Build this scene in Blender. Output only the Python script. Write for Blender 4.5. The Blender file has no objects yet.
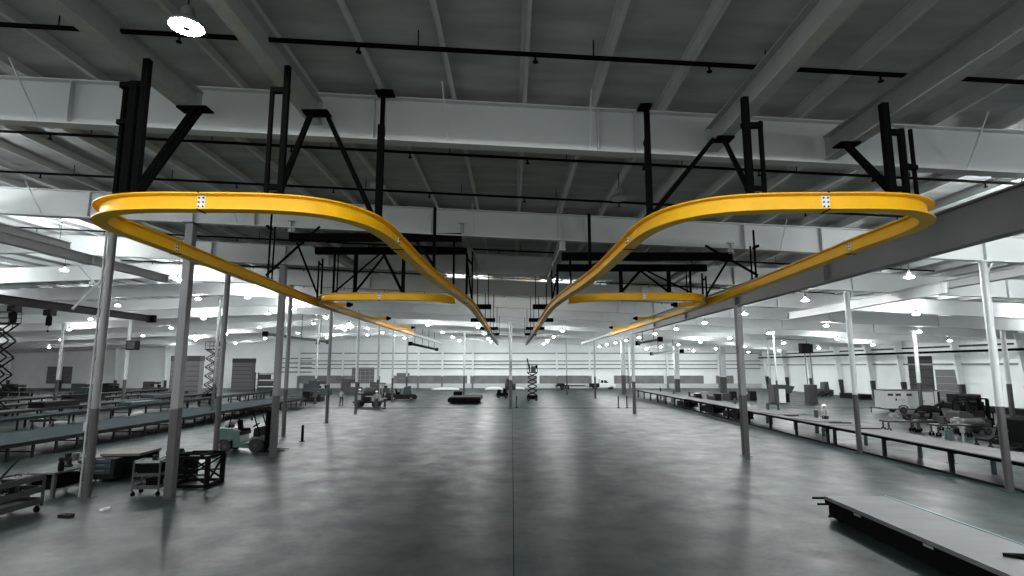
# A large factory hall with yellow overhead monorail loops, built object by object.
LAMP = 480.0; FLOOR = 0.027; WORLD = 0.34; EXPO = 1.7
BACKX = (-9.6, -6.4, -3.2, 0, 3.2, 6.4, 9.6); BACKY = (-1.5,)
import bpy, bmesh, math, random
from mathutils import Vector as V, Matrix
random.seed(7)
PI = math.pi
S = bpy.context.scene
COL = S.collection
SK = 0.031                      # the frames run slightly askew of the aisle

# ------------------------------------------------------------------ materials
MATS = {}
def mat(name, c, rough=0.5, metal=0.0, var=0.0, scale=4.0, bump=0.0, emit=None, spec=None, stretch=None, cc=0.0):
    m = bpy.data.materials.new(name); m.use_nodes = True
    nt = m.node_tree; b = nt.nodes['Principled BSDF']
    b.inputs['Base Color'].default_value = (*c, 1)
    b.inputs['Roughness'].default_value = rough
    b.inputs['Metallic'].default_value = metal
    if spec is not None: b.inputs['Specular IOR Level'].default_value = spec
    if cc: b.inputs['Coat Weight'].default_value = cc
    if emit:
        b.inputs['Emission Color'].default_value = (*emit[:3], 1); b.inputs['Emission Strength'].default_value = emit[3]
    if var or bump:
        tc = nt.nodes.new('ShaderNodeTexCoord'); n = nt.nodes.new('ShaderNodeTexNoise')
        n.inputs['Scale'].default_value = scale; n.inputs['Detail'].default_value = 5
        src = tc.outputs['Object']
        if stretch:
            mp = nt.nodes.new('ShaderNodeMapping'); mp.inputs['Scale'].default_value = stretch
            nt.links.new(src, mp.inputs['Vector']); src = mp.outputs['Vector']
        nt.links.new(src, n.inputs['Vector'])
        if var:
            r = nt.nodes.new('ShaderNodeValToRGB')
            r.color_ramp.elements[0].position = 0.3; r.color_ramp.elements[1].position = 0.7
            r.color_ramp.elements[0].color = (*[max(0, x*(1-var)) for x in c], 1)
            r.color_ramp.elements[1].color = (*[min(1, x*(1+var)) for x in c], 1)
            nt.links.new(n.outputs['Fac'], r.inputs['Fac']); nt.links.new(r.outputs['Color'], b.inputs['Base Color'])
        if bump:
            bp = nt.nodes.new('ShaderNodeBump'); bp.inputs['Strength'].default_value = bump
            nt.links.new(n.outputs['Fac'], bp.inputs['Height']); nt.links.new(bp.outputs['Normal'], b.inputs['Normal'])
    MATS[name] = m
    return m
def gr(v): return (v*0.957, v*1.0, v*0.995)       # the slightly green-grey cast of every neutral here
M_yellow = mat('track_yellow', (0.88, 0.49, 0.002), 0.42, spec=0.3, var=0.05, scale=2.5)
M_track_grey = mat('track_grey', gr(0.30), 0.5, var=0.1)
M_plate = mat('splice_plate', gr(0.80), 0.4)
M_black = mat('black_steel', gr(0.003), 0.9, spec=0.03)
M_pipe = mat('black_pipe', gr(0.003), 0.9, spec=0.03)
M_rafter = mat('rafter_primer', gr(0.52), 0.55, var=0.06, scale=0.6)
M_purlin = mat('purlin_zinc', gr(0.55), 0.5, var=0.08, scale=1.5)
M_deck = mat('roof_insulation', gr(0.40), 0.8, var=0.22, scale=0.5, bump=0.15, stretch=(1, 4, 1))
M_beam = mat('support_beam_paint', gr(0.36), 0.5, var=0.08)
M_girder = mat('girder_paint', gr(0.15), 0.5, var=0.08, scale=0.5)
M_colg = mat('column_dim_paint', gr(0.13), 0.45, var=0.06, scale=1.2)
M_col = mat('column_lit_paint', gr(0.38), 0.45, var=0.06, scale=1.2)
M_coldark = mat('column_dark_paint', gr(0.03), 0.6, var=0.15, scale=2)
M_white = mat('wall_white', gr(0.66), 0.7, var=0.04, scale=0.7)
M_girt = mat('girt_grey', gr(0.16), 0.6)
M_wains = mat('wainscot_grey', gr(0.13), 0.7, var=0.2, scale=0.8)
M_curb = mat('curb_concrete', gr(0.42), 0.8, var=0.12)
M_door = mat('door_grey', gr(0.09), 0.5)
M_doorline = mat('door_rib', gr(0.22), 0.5)
M_dark = mat('dark_steel', gr(0.007), 0.7, var=0.2, spec=0.12)
M_mid = mat('mid_grey_steel', gr(0.035), 0.7, var=0.15, spec=.25)
M_light = mat('light_grey_steel', gr(0.2), 0.5, var=0.1)
M_teal = mat('teal_paint', (0.016, 0.032, 0.035), 0.45, var=0.2, scale=3)
M_tealtop = mat('teal_table_top', (0.007, 0.015, 0.017), 0.85, spec=.1, var=0.5, scale=2.2, stretch=(1, 0.35, 1))
M_fork = mat('forklift_green', (0.028, 0.060, 0.053), 0.4, var=0.1, cc=0.3)
M_tyre = mat('tyre_rubber', gr(0.004), 0.8)
M_board = mat('table_board', gr(0.10), 0.7, var=0.15, scale=1.5, stretch=(1, 0.3, 1), spec=.2)
M_wood = mat('crate_lid', (0.05, 0.041, 0.037), 0.7, var=0.2)
M_sheet = mat('sheet_metal', gr(0.10), 0.7, var=0.12, scale=0.8, stretch=(0.4, 2, 1))
M_tealedge = mat('teal_edge', (0.07, 0.13, 0.14), 0.5)
M_truck = mat('truck_white', gr(0.8), 0.25, cc=0.5)
M_glass = mat('dark_glass', gr(0.02), 0.08)
M_trailer = mat('trailer_skin', gr(0.37), 0.4, var=0.06)
M_tarp = mat('white_wrap', gr(0.80), 0.5, bump=0.4, var=0.08)
M_skin = mat('skin', (0.24, 0.22, 0.205), 0.6)
M_hair = mat('hair', gr(0.01), 0.7)
M_cloth = mat('grey_cloth', gr(0.20), 0.85, var=0.1)
M_clothd = mat('dark_cloth', gr(0.03), 0.85, var=0.1)
M_hat = mat('hard_hat_white', gr(0.85), 0.35)
M_lens = mat('lamp_lens', (0.9, 0.95, 0.93), 0.4, emit=(0.97, 1.0, 1.0, LAMP))
M_booth = mat('booth_grey', gr(0.11), 0.6, var=0.08)
M_lens_low = mat('lamp_lens_dim', (0.9, 0.95, 0.93), 0.4, emit=(0.97, 1.0, 0.99, 45.0))
M_litter = mat('litter_white', gr(0.6), 0.7)

def floor_material():
    m = bpy.data.materials.new('polished_concrete'); m.use_nodes = True
    nt = m.node_tree; L = nt.links; N = nt.nodes; b = N['Principled BSDF']
    tc = N.new('ShaderNodeTexCoord'); P = tc.outputs['Object']
    def noise(sc, det=6, st=None, rough=0.6):
        n = N.new('ShaderNodeTexNoise'); n.inputs['Scale'].default_value = sc; n.inputs['Detail'].default_value = det
        n.inputs['Roughness'].default_value = rough
        if st:
            mp = N.new('ShaderNodeMapping'); mp.inputs['Scale'].default_value = st
            L.new(P, mp.inputs['Vector']); L.new(mp.outputs['Vector'], n.inputs['Vector'])
        else: L.new(P, n.inputs['Vector'])
        return n.outputs['Fac']
    def ramp(f, a, ca, c, cb):
        r = N.new('ShaderNodeValToRGB'); e = r.color_ramp.elements
        e[0].position = a; e[0].color = (*ca, 1); e[1].position = c; e[1].color = (*cb, 1)
        L.new(f, r.inputs['Fac']); return r.outputs['Color']
    def mul(a, c):
        x = N.new('ShaderNodeMix'); x.data_type = 'RGBA'; x.blend_type = 'MULTIPLY'; x.inputs['Factor'].default_value = 1
        L.new(a, x.inputs['A']); L.new(c, x.inputs['B']); return x.outputs['Result']
    base = ramp(noise(0.16, 7), 0.32, gr(FLOOR*0.6), 0.68, gr(FLOOR*1.2))
    base = mul(base, ramp(noise(0.9, 10, (1, .6, 1), rough=0.7), 0.28, gr(0.6), 0.7, gr(1.2)))
    base = mul(base, ramp(noise(0.5, 7, (1, 0.25, 1)), 0.3, gr(0.8), 0.62, gr(1.1)))
    base = mul(base, ramp(noise(0.42, 9, (0.5, 1.3, 1), 0.75), 0.30, gr(0.2), 0.41, gr(1.0)))
    base = mul(base, ramp(noise(5, 6, rough=.7), 0.3, gr(0.6), 0.65, gr(1.25)))
    smudge = noise(2.6, 8, (0.8, 0.5, 1), 0.7)
    sep = N.new('ShaderNodeSeparateXYZ'); L.new(P, sep.inputs[0])
    def math_(op, a, v):
        x = N.new('ShaderNodeMath'); x.operation = op
        if hasattr(a, 'links'): L.new(a, x.inputs[0])
        else: x.inputs[0].default_value = a
        if hasattr(v, 'links'): L.new(v, x.inputs[1])
        else: x.inputs[1].default_value = v
        return x.outputs[0]
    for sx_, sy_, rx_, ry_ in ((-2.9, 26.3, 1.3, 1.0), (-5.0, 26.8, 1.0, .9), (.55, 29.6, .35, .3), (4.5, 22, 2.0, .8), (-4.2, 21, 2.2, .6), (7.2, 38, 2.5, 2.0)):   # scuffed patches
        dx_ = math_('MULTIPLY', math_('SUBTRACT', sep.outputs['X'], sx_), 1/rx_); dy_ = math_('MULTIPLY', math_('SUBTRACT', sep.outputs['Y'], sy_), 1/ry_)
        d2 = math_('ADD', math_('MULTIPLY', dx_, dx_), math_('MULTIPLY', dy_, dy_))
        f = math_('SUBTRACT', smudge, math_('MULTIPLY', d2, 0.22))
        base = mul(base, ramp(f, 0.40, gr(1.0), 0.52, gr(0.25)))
    lines = None
    for ax, pos, w in (('X', 0.04, 0.01), ('Y', 59.9, 0.3), ('Y', 90, .1), ('X', -30, .03), ('X', 30, .03)):
        d = math_('ABSOLUTE', math_('SUBTRACT', sep.outputs[ax], pos), 0.0)
        k = math_('LESS_THAN', d, w)
        lines = k if lines is None else math_('MAXIMUM', lines, k)
    mx = N.new('ShaderNodeMix'); mx.data_type = 'RGBA'
    L.new(math_('MULTIPLY', lines, 0.6), mx.inputs['Factor']); L.new(base, mx.inputs['A']); mx.inputs['B'].default_value = (0.008, 0.009, 0.009, 1)
    L.new(mx.outputs['Result'], b.inputs['Base Color'])
    rr = ramp(noise(0.7, 8), 0.3, (0.34,)*3, 0.7, (0.50,)*3)
    L.new(rr, b.inputs['Roughness'])
    bp = N.new('ShaderNodeBump'); bp.inputs['Strength'].default_value = 0.03; bp.inputs['Distance'].default_value = 0.05
    L.new(noise(2.0, 6), bp.inputs['Height']); L.new(bp.outputs['Normal'], b.inputs['Normal'])
    L.new(math_('MULTIPLY', math_('SUBTRACT', 1.0, lines), 0.14), b.inputs['Specular IOR Level'])
    return m
M_floor = floor_material()

# ------------------------------------------------------------------ mesh builder
class MB:
    def __init__(s): s.v = []; s.f = []
    def add(s, vs, fs):
        o = len(s.v); s.v += [tuple(x) for x in vs]; s.f += [tuple(i+o for i in f) for f in fs]; return s
    def box(s, cx, cy, cz, sx, sy, sz, rz=0, ry=0, rx=0):
        R = Matrix.Rotation(rz, 3, 'Z') @ Matrix.Rotation(ry, 3, 'Y') @ Matrix.Rotation(rx, 3, 'X')
        vs = [V((cx, cy, cz)) + R @ V((x*sx/2, y*sy/2, z*sz/2)) for x in (-1, 1) for y in (-1, 1) for z in (-1, 1)]
        return s.add(vs, [(0,1,3,2), (4,6,7,5), (0,4,5,1), (2,3,7,6), (0,2,6,4), (1,5,7,3)])
    def b2(s, x0, y0, z0, x1, y1, z1):
        return s.box((x0+x1)/2, (y0+y1)/2, (z0+z1)/2, abs(x1-x0), abs(y1-y0), abs(z1-z0))
    def frame(s, p, q):
        t = (V(q)-V(p)).normalized()
        a = t.cross(V((0,0,1)))
        a = V((1,0,0)) if a.length < 1e-4 else a.normalized()
        return t, a, a.cross(t).normalized()
    def bar(s, p, q, w, h=None):
        h = h or w; t, a, u = s.frame(p, q)
        vs = [V(e) + a*x*w/2 + u*y*h/2 for e in (p, q) for x, y in ((-1,-1), (1,-1), (1,1), (-1,1))]
        return s.add(vs, [(3,2,1,0), (4,5,6,7), (0,1,5,4), (1,2,6,5), (2,3,7,6), (3,0,4,7)])
    def tube(s, p, q, r, n=10, r2=None):
        r2 = r if r2 is None else r2; t, a, u = s.frame(p, q); vs = []
        for e, rr in ((p, r), (q, r2)):
            for i in range(n):
                A = 2*PI*i/n; vs.append(V(e) + a*rr*math.cos(A) + u*rr*math.sin(A))
        fs = [(i, (i+1) % n, n+(i+1) % n, n+i) for i in range(n)]
        return s.add(vs, fs + [tuple(range(n))[::-1], tuple(range(n, 2*n))])
    def pipe(s, pts, r, n=8):
        for a, b in zip(pts, pts[1:]): s.tube(a, b, r, n)
        return s
    def lathe(s, prof, c=(0,0,0), n=16, axis='Z'):
        vs = []; m = len(prof)
        for r, z in prof:
            for i in range(n):
                A = 2*PI*i/n; p = V((r*math.cos(A), r*math.sin(A), z))
                if axis == 'X': p = V((p.z, p.x, p.y))
                if axis == 'Y': p = V((p.y, p.z, p.x))
                vs.append(V(c)+p)
        fs = [(k*n+i, k*n+(i+1) % n, (k+1)*n+(i+1) % n, (k+1)*n+i) for k in range(m-1) for i in range(n)]
        return s.add(vs, fs + [tuple(range(n))[::-1], tuple(range((m-1)*n, m*n))])
    def prism(s, poly, a0, a1, plane='XZ'):
        n = len(poly)
        def mk(p, a):
            return {'XZ': (p[0], a, p[1]), 'YZ': (a, p[0], p[1]), 'XY': (p[0], p[1], a)}[plane]
        vs = [mk(p, a0) for p in poly] + [mk(p, a1) for p in poly]
        return s.add(vs, [tuple(range(n)), tuple(range(n, 2*n))[::-1]] + [(i, i+n, (i+1) % n + n, (i+1) % n) for i in range(n)])
    def sweep(s, path, prof):
        n = len(prof); vs = []; P = [V(p) for p in path]
        for i, p in enumerate(P):
            t = (P[min(i+1, len(P)-1)] - P[max(i-1, 0)]).normalized()
            a = t.cross(V((0,0,1))).normalized(); u = a.cross(t)
            vs += [p + a*x + u*y for x, y in prof]
        fs = [(k*n+i, k*n+(i+1) % n, (k+1)*n+(i+1) % n, (k+1)*n+i) for k in range(len(P)-1) for i in range(n)]
        return s.add(vs, fs + [tuple(range(n))[::-1], tuple(range((len(P)-1)*n, len(P)*n))])
    def ibeam(s, path, w, h, tf=0.025, tw=0.02, top=False):
        z = -h if top else 0.0      # path runs along the bottom (or the top) of the section
        pr = [(-w/2, z), (w/2, z), (w/2, z+tf), (tw/2, z+tf), (tw/2, z+h-tf), (w/2, z+h-tf), (w/2, z+h), (-w/2, z+h),
              (-w/2, z+h-tf), (-tw/2, z+h-tf), (-tw/2, z+tf), (-w/2, z+tf)]
        return s.sweep(path, pr)
    def build(s, name, m, parent=None, loc=None, smooth=False, bevel=0.0, rz=0):
        me = bpy.data.meshes.new(name); me.from_pydata(s.v, [], s.f)
        b = bmesh.new(); b.from_mesh(me); bmesh.ops.recalc_face_normals(b, faces=b.faces[:])
        b.to_mesh(me); b.free()
        if smooth:
            for p in me.polygons: p.use_smooth = True
        me.materials.append(m)
        o = bpy.data.objects.new(name, me); COL.objects.link(o)
        if parent: o.parent = parent
        if loc: o.location = loc
        if rz: o.rotation_euler = (0, 0, rz)
        if smooth:
            md = o.modifiers.new('edges', 'EDGE_SPLIT'); md.split_angle = math.radians(35)
        if bevel:
            md = o.modifiers.new('bevel', 'BEVEL'); md.width = bevel; md.segments = 2; md.limit_method = 'ANGLE'
        return o
def tag(o, label, cat, group=None, kind=None):
    o['label'] = label; o['category'] = cat
    if group: o['group'] = group
    if kind: o['kind'] = kind
    return o
def thing(name, label, cat, loc=(0,0,0), rz=0, group=None):
    o = bpy.data.objects.new(name, None); COL.objects.link(o)
    o.location = loc; o.rotation_euler = (0, 0, rz); o.empty_display_size = 0.2
    return tag(o, label, cat, group)
def struct(name, mb, m, parent=None, **k):
    o = mb.build(name, m, parent, **k)
    if parent is None: o['kind'] = 'structure'
    return o
def copy_tree(o, parent=None):
    c = o.copy(); COL.objects.link(c)
    if parent: c.parent = parent
    for ch in list(o.children): copy_tree(ch, c)
    return c
def spline(pts, n=6):
    P = [V(p) for p in pts]; P = [2*P[0]-P[1]] + P + [2*P[-1]-P[-2]]; out = []
    for i in range(1, len(P)-2):
        p0, p1, p2, p3 = P[i-1:i+3]
        d = (p2-p1).length; k = n if d < 8 else 3
        al = 0.5; t0 = 0; t1 = t0+(p1-p0).length**al; t2 = t1+(p2-p1).length**al; t3 = t2+(p3-p2).length**al
        for j in range(k):
            t = t1+(t2-t1)*j/k
            A1 = p0*((t1-t)/(t1-t0))+p1*((t-t0)/(t1-t0)); A2 = p1*((t2-t)/(t2-t1))+p2*((t-t1)/(t2-t1)); A3 = p2*((t3-t)/(t3-t2))+p3*((t-t2)/(t3-t2))
            B1 = A1*((t2-t)/(t2-t0))+A2*((t-t0)/(t2-t0)); B2 = A2*((t3-t)/(t3-t1))+A3*((t-t1)/(t3-t1))
            out.append(B1*((t2-t)/(t2-t1))+B2*((t-t1)/(t2-t1)))
    return out + [P[-2]]
ORD = ['nearest', 'second', 'third', 'fourth', 'fifth', 'sixth', 'seventh', 'eighth', 'ninth', 'tenth', 'eleventh', 'twelfth', 'thirteenth']

# ------------------------------------------------------------------ the shell
RIDGE = -24.0
def roof(x):                    # height of the rafter tops
    return 10.0-0.042*x if x > RIDGE else 10.0-0.042*RIDGE-0.042*(RIDGE-x)
YB = 113.0; XR = 50.0; XL = -118.0
struct('floor', MB().b2(XL, -6, -0.3, XR, YB, 0), M_floor)
z0 = 0.24
deck = MB()
for xa, xb in ((XL, RIDGE), (RIDGE, XR)):
    deck.add([(xa, -6, roof(xa)+z0), (xb, -6, roof(xb)+z0), (xb, YB, roof(xb)+z0), (xa, YB, roof(xa)+z0),
              (xa, -6, roof(xa)+z0+.2), (xb, -6, roof(xb)+z0+.2), (xb, YB, roof(xb)+z0+.2), (xa, YB, roof(xa)+z0+.2)],
             [(0,1,2,3), (4,5,6,7), (0,1,5,4), (1,2,6,5), (2,3,7,6), (3,0,4,7)])
ceiling = struct('ceiling', deck, M_deck)
for k in range(-66, 33):        # Z purlins on the rafters
    x = 0.235+1.5*k
    if x < -98: continue
    z = roof(x); y0 = -6 if x > -30 else 20
    m = MB()
    m.b2(x-0.006, y0, z, x+0.006, YB-0.2, z+z0); m.b2(x, y0, z, x+0.075, YB-.2, z+0.012); m.b2(x-0.075, y0, z+z0-0.012, x, YB-.2, z+z0)
    m.build('purlin', M_purlin, ceiling)

YF = [3.1, 11.4, 19.9, 28.1, 36.3, 44.5, 52.7, 60.8, 69.0, 77.2, 85.4, 93.6, 101.8, 110.0]
for i, yf in enumerate(YF):
    xs = [x for x in (-104, -80, -60, -45, RIDGE, -10, 0, 10, 20, 30, 40, 49.4) if x > -(yf*1.02+9)]
    xs = [-(yf*1.02+9)] + xs if xs[0] > -103 else xs
    path = [(x, yf+SK*x, roof(x)) for x in xs]
    r = MB().ibeam(path, 0.30, 0.98, 0.03, 0.02, top=True).build('roof_rafter', M_rafter)
    if yf < 5: tag(r, 'deep pale roof rafter overhead, just above the top edge of the view', 'beam')
    else: tag(r, '%s deep pale roof rafter crossing the hall, counted from the camera' % ORD[i-1], 'beam')
    for x in ((-15.2, -11.5, -9.3, -2.95, 1.85, 2.66, 8.6, 11.5, 17.7, 26, 35) if i < 7 else (-24, -14.4, 11.5, 17.7, 35)):
        if x < xs[0]: continue
        y = yf+SK*x; z = roof(x)
        MB().b2(x-0.01, y-0.14, z-0.94, x+0.01, y+0.14, z-0.04).build('stiffener_plate', M_rafter, r)
    if i < 6:
        for x in (-16.8, -9.9, -1.36, 1.66, 9.9, 13.5, 22.3):
            if x < xs[0]+1: continue
            y = yf+SK*x; z = roof(x)
            MB().bar((x, y-0.12, z-0.93), (x-0.05, y-0.85, z+0.03), 0.025).build('flange_brace', M_rafter, r)

# back wall: curb, wainscot, girts and white panels between
wb = struct('wall_back', MB().b2(XL, YB, 0, XR, YB+0.3, 10.9), M_white)
MB().b2(-43, YB-0.25, 0, XR, YB, 0.92).build('concrete_curb', M_curb, wb)
for xa, xb in ((-43, -28), (-24, -9), (-8.4, 5), (5.5, 16), (20.5, 30.5), (31.5, 38.5), (41, 44.5)):
    MB().b2(xa, YB-0.08, 0.92, xb, YB, 2.5).build('wainscot_panel', M_wains, wb)
for z in (3.9, 4.7, 5.4, 6.95):
    MB().b2(-43, YB-0.22, z-0.1, XR, YB, z+0.1).build('wall_girt', M_girt, wb)
wr = struct('wall_right', MB().b2(XR, 20, 0, XR+0.3, YB, 8.4), M_white)
for z in (4.6, 6.6):
    MB().b2(XR-0.18, 20, z-0.1, XR, YB, z+0.1).build('wall_girt', M_mid if z > 6 else M_girt, wr)
def door(n, x0, x1, z0, z1, ribs, cols, y=YB):
    d = struct('door_%d' % n, MB().b2(x0, y-0.1, z0, x1, y-0.02, z1), M_door)
    for k in range(1, ribs):
        z = z0+(z1-z0)*k/ribs
        MB().b2(x0, y-0.13, z-0.03, x1, y-0.1, z+0.03).build('rib', M_doorline, d)
    for k in range(1, cols):
        x = x0+(x1-x0)*k/cols
        MB().b2(x-0.03, y-0.13, z0, x+0.03, y-0.1, z1).build('stile', M_doorline, d)
    return d
door(1, -32.2, -27.7, 0.95, 4.1, 4, 5)
door(2, -93.5, -88.5, 0.9, 4.3, 4, 2)
door(3, -23.2, -20.6, 0.92, 3.0, 2, 1)
for n, x0, x1, a in ((4, 62.9, 66.2, 4.0),):
    d = struct('door_%d' % n, MB().b2(XR-0.1, x0, 0.0, XR-0.02, x1, a), M_door)
    for k in range(1, 5): MB().b2(XR-0.13, x0, a*k/5-0.03, XR-0.1, x1, a*k/5+0.03).build('rib', M_doorline, d)
d = struct('door_5', MB().b2(XR-0.1, 66.6, 0.3, XR-0.02, 70.6, 5.6), M_mid)
for k in range(1, 6): MB().b2(XR-0.16, 66.6, 0.3+k*.9, XR-0.1, 70.6, 0.36+k*.9).build('rib', M_dark, d)
# louvred opening in the back wall at left
lv = struct('window_1', MB().b2(-48, YB-0.12, 2.6, -40.2, YB-0.02, 6.6), M_white)
for k in range(4): MB().box(-44.1, YB-0.2, 3.2+k*0.9, 7.6, 0.2, 0.16, rx=0.4).build('louvre_blade', M_girt, lv)
# tapered frame columns along the walls
def wall_column(x0, y0, dx, dy, h, label, foot=2.4):
    t = thing('wall_column', label, 'column', (x0, y0, 0))
    m = MB(); f = MB(); n = V((dx, dy, 0)); s = V((-dy, dx, 0))
    def sec(m, za, zb):
        da, db = 0.35+0.75*za/h, 0.35+0.75*zb/h
        for off, th in ((0.0, 0), (1, 1)):
            pa = n*(da*off); pb = n*(db*off)
            m.add([pa+s*0.15+V((0,0,za)), pa-s*0.15+V((0,0,za)), pb-s*.15+V((0,0,zb)), pb+s*.15+V((0,0,zb)),
                   pa+s*.15+n*.03+V((0,0,za)), pa-s*.15+n*.03+V((0,0,za)), pb-s*.15+n*.03+V((0,0,zb)), pb+s*.15+n*.03+V((0,0,zb))],
                  [(0,1,2,3), (4,5,6,7), (0,1,5,4), (1,2,6,5), (2,3,7,6), (3,0,4,7)])
        a0, a1, b1, b0 = n*0.02, n*da, n*db, n*0.02
        w = s*0.012
        m.add([p+q+V((0,0,z)) for q in (w, -w) for p, z in ((a0, za), (a1, za), (b1, zb), (b0, zb))],
              [(0,1,2,3), (4,5,6,7), (0,1,5,4), (1,2,6,5), (2,3,7,6), (3,0,4,7)])
    sec(f, 0.0, foot); sec(m, foot, h)
    m.build('tapered_shaft', M_white, t); f.build('dark_foot', M_coldark, t)
for k, y in enumerate([46.0, 54.2, 62.2, 71.4, 77.5, 85, 93.4, 101.6, 109.5]):
    wall_column(XR-0.02, y, -1, 0, roof(XR)-0.3, '%s tapered white column on the right wall, counted from the near end' % ORD[k])
for k, x in enumerate([-101, -90.5, -79.5, -69.5, -59.5]):
    wall_column(x, YB-0.02, 0, -1, 8.6, '%s tapered white column on the far back wall, counted from the left edge' % ORD[k], 1.6)
for k, x in enumerate([-42.8, -34, -26.6, -18.8, -14.0, -7.9, 9.0, 15.6, 23.6, 31.2, 41.5]):
    t = thing('wall_post', '%s white post against the striped back wall, counted from the left' % ORD[k], 'post', (x, YB-0.4, 0))
    MB().b2(-.16, -.16, 2.4, .16, .14, 8.2).build('shaft', M_white, t)
    MB().b2(-.18, -.18, 0, .18, .14, 2.4).build('foot', M_wains, t)

# ------------------------------------------------------------------ yellow monorail tracks
ZT = 6.93; TH = 0.285
def track_mesh(pts): return MB().ibeam([(x, y, ZT) for x, y in pts], 0.25, TH, 0.022, 0.022)
def splice(parent, x, y, ang, both=True):
    """white bolted joint plate on both faces of the web; ang = heading of the track"""
    c, s = math.cos(ang), math.sin(ang)
    for side in (-1, 1):
        p = MB().box(0, side*0.02, 0, 0.13, 0.014, 0.22).build('splice_plate', M_plate, parent, loc=(x, y, ZT+TH/2), rz=ang)
        for bx in (-0.036, 0.036):
            for bz in (-0.072, 0, 0.072):
                MB().lathe([(0.016, side*0.027), (0.016, side*0.038)], (bx, 0, bz), 6, 'Y').build('bolt', M_black, p)
    g = MB()
    g.box(0, 0, 0.0, 0.012, 0.256, 0.03).box(0, 0, TH, 0.03, 0.256, 0.03)
    g.build('joint_gap', M_black, parent, loc=(x, y, ZT), rz=ang)
def main_track(s, side):
    dx = 0.0 if s < 0 else 0.05
    half = [(1.75, 43.5), (1.75, 36), (1.76, 28), (1.80, 24.5), (1.97, 21.6), (2.2, 18.6), (2.38, 16), (2.47, 13.6), (2.5, 12.0), (2.53, 10.9), (2.68, 10.05), (2.98, 9.48), (3.42, 9.12),
            (4.1, 8.93), (5.1, 8.88), (6.0, 8.88), (6.55, 8.98), (7.02, 9.25), (7.36, 9.65), (7.53, 10.2), (7.58, 10.9), (7.61, 11.8), (7.73, 13.6), (8.0, 18), (8.22, 22.5), (8.28, 28), (8.28, 38), (8.28, 47)]
    pts = [(s*x+dx*(1 if x > 2.2 else 0), y) for x, y in spline_xy(half)]
    t = thing('monorail_track', 'long yellow overhead monorail track with the wide near loop on the %s' % side, 'track', (s*5.0, 8.9, 0))
    loc = [(x-s*5.0, y-8.9) for x, y in pts]
    MB().ibeam([(x, y, ZT) for x, y in loc], 0.25, TH, 0.022, 0.022).build('track_beam', M_yellow, t)
    for a, b in (((1.75, 43.5), (1.72, 68.0)), ((8.28, 47), (8.28, 66))):
        MB().ibeam([(s*a[0]-s*5, a[1]-8.9, ZT), (s*b[0]-s*5, b[1]-8.9, ZT)], .25, TH, .022, .022).build('rail_extension', M_track_grey, t)['label'] = 'unpainted grey far end of the rail'
    for x, y, a in ((5.12, 8.88, 0.0), (7.66, 12.4, PI/2-0.06), (2.5, 11.9, PI/2), (1.9, 22.4, PI/2+.06), (8.26, 26.5, PI/2)):
        splice(t, s*x-s*5+dx*(1 if x > 2.2 else 0), y-8.9, a if s > 0 else PI-a)
    return t
def spline_xy(half): return [(p.x, p.y) for p in spline([(x, y, 0) for x, y in half], 6)]
def cross_track(s, side):
    half = [(8.12, 25.6), (8.05, 24.2), (7.9, 23.0), (7.62, 22.1), (7.15, 21.6), (6.4, 21.42), (5.4, 21.4), (4.4, 21.42), (3.6, 21.55), (2.9, 21.95), (2.35, 22.7)]
    t = thing('crossover_track', 'yellow curved crossover track joining the two rails of the %s loop' % side, 'track', (s*5, 21.4, 0))
    MB().ibeam([(s*x-s*5, y-21.4, ZT) for x, y in spline_xy(half)], .25, TH, .022, .022).build('track_beam', M_yellow, t)
    splice(t, s*5.15-s*5, 0.0, 0.0)
    return t
for s, side in ((-1, 'left'), (1, 'right')):
    main_track(s, side); cross_track(s, side)
    for k, (y, ln) in enumerate(((24.6, 0.6), (31.8, 0.75), (39.5, 0.8))):
        t = thing('spur_track', '%s short yellow spur branching inward off the %s outer rail' % (ORD[k], side), 'track', (s*8.0, y, 0))
        MB().ibeam([(s*.2, -.1, ZT+.12), (-s*ln*0.45, 0.1, ZT+.12), (-s*ln, 0.14, ZT+.12)], .16, .15, .02, .02).build('track_beam', M_yellow, t)
        MB().box(-s*(ln+0.08), 0.14, ZT+.19, 0.14, 0.2, 0.2).box(-s*(ln+.2), .14, ZT+.19, .12, .12, .12).build('end_stop', M_black, t)

# ------------------------------------------------------------------ support beams and black hangers
def support_beam(x, y0, y1, z, label, h=0.52, w=0.26, m=None):
    o = MB().ibeam([(0, 0, 0), (0, y1-y0, 0)], w, h, 0.03, 0.02).build('support_beam', m or M_beam, loc=(x, y0, z))
    tag(o, label, 'beam')
    for y in (0.1, (y1-y0)/2, y1-y0-0.05): MB().b2(-w/2+.01, y-.008, .03, w/2-.01, y+.008, h-.03).build('stiffener_plate', m or M_beam, o)
    return o
support_beam(-6.58, -6, 10.95, 9.55, 'grey lengthwise beam left of the lit lamp, ending at the nearest rafter')
support_beam(-4.12, -6, 11.1, 9.42, 'grey lengthwise beam right of the lit lamp, ending at the nearest rafter')
support_beam(4.28, -6, 11.35, 8.93, 'grey lengthwise beam over the right loop, inner of the two')
support_beam(6.86, -6, 11.45, 8.80, 'grey lengthwise beam over the right loop, outer of the two')
for x, z, l in ((-8.0, 9.2, 'left end of the left black cross bars'), (-1.87, 9.17, 'right end of the left black cross bars'),
                (1.85, 8.58, 'left end of the right black cross bars'), (8.1, 8.5, 'right end of the right black cross bars')):
    support_beam(x, 19.8+SK*x, 28.0+SK*x, z, 'grey lengthwise beam above the ' + l, 0.42, 0.24)
support_beam(-19.6, 12.5, 24.0, 9.3, 'grey beam end jutting in at the far left edge under the roof', 0.5, 0.3)
support_beam(-19.2, 19.4, 30.5, 9.0, 'grey lengthwise beam beyond the left corner of the yellow track', 0.4, 0.26)
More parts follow.
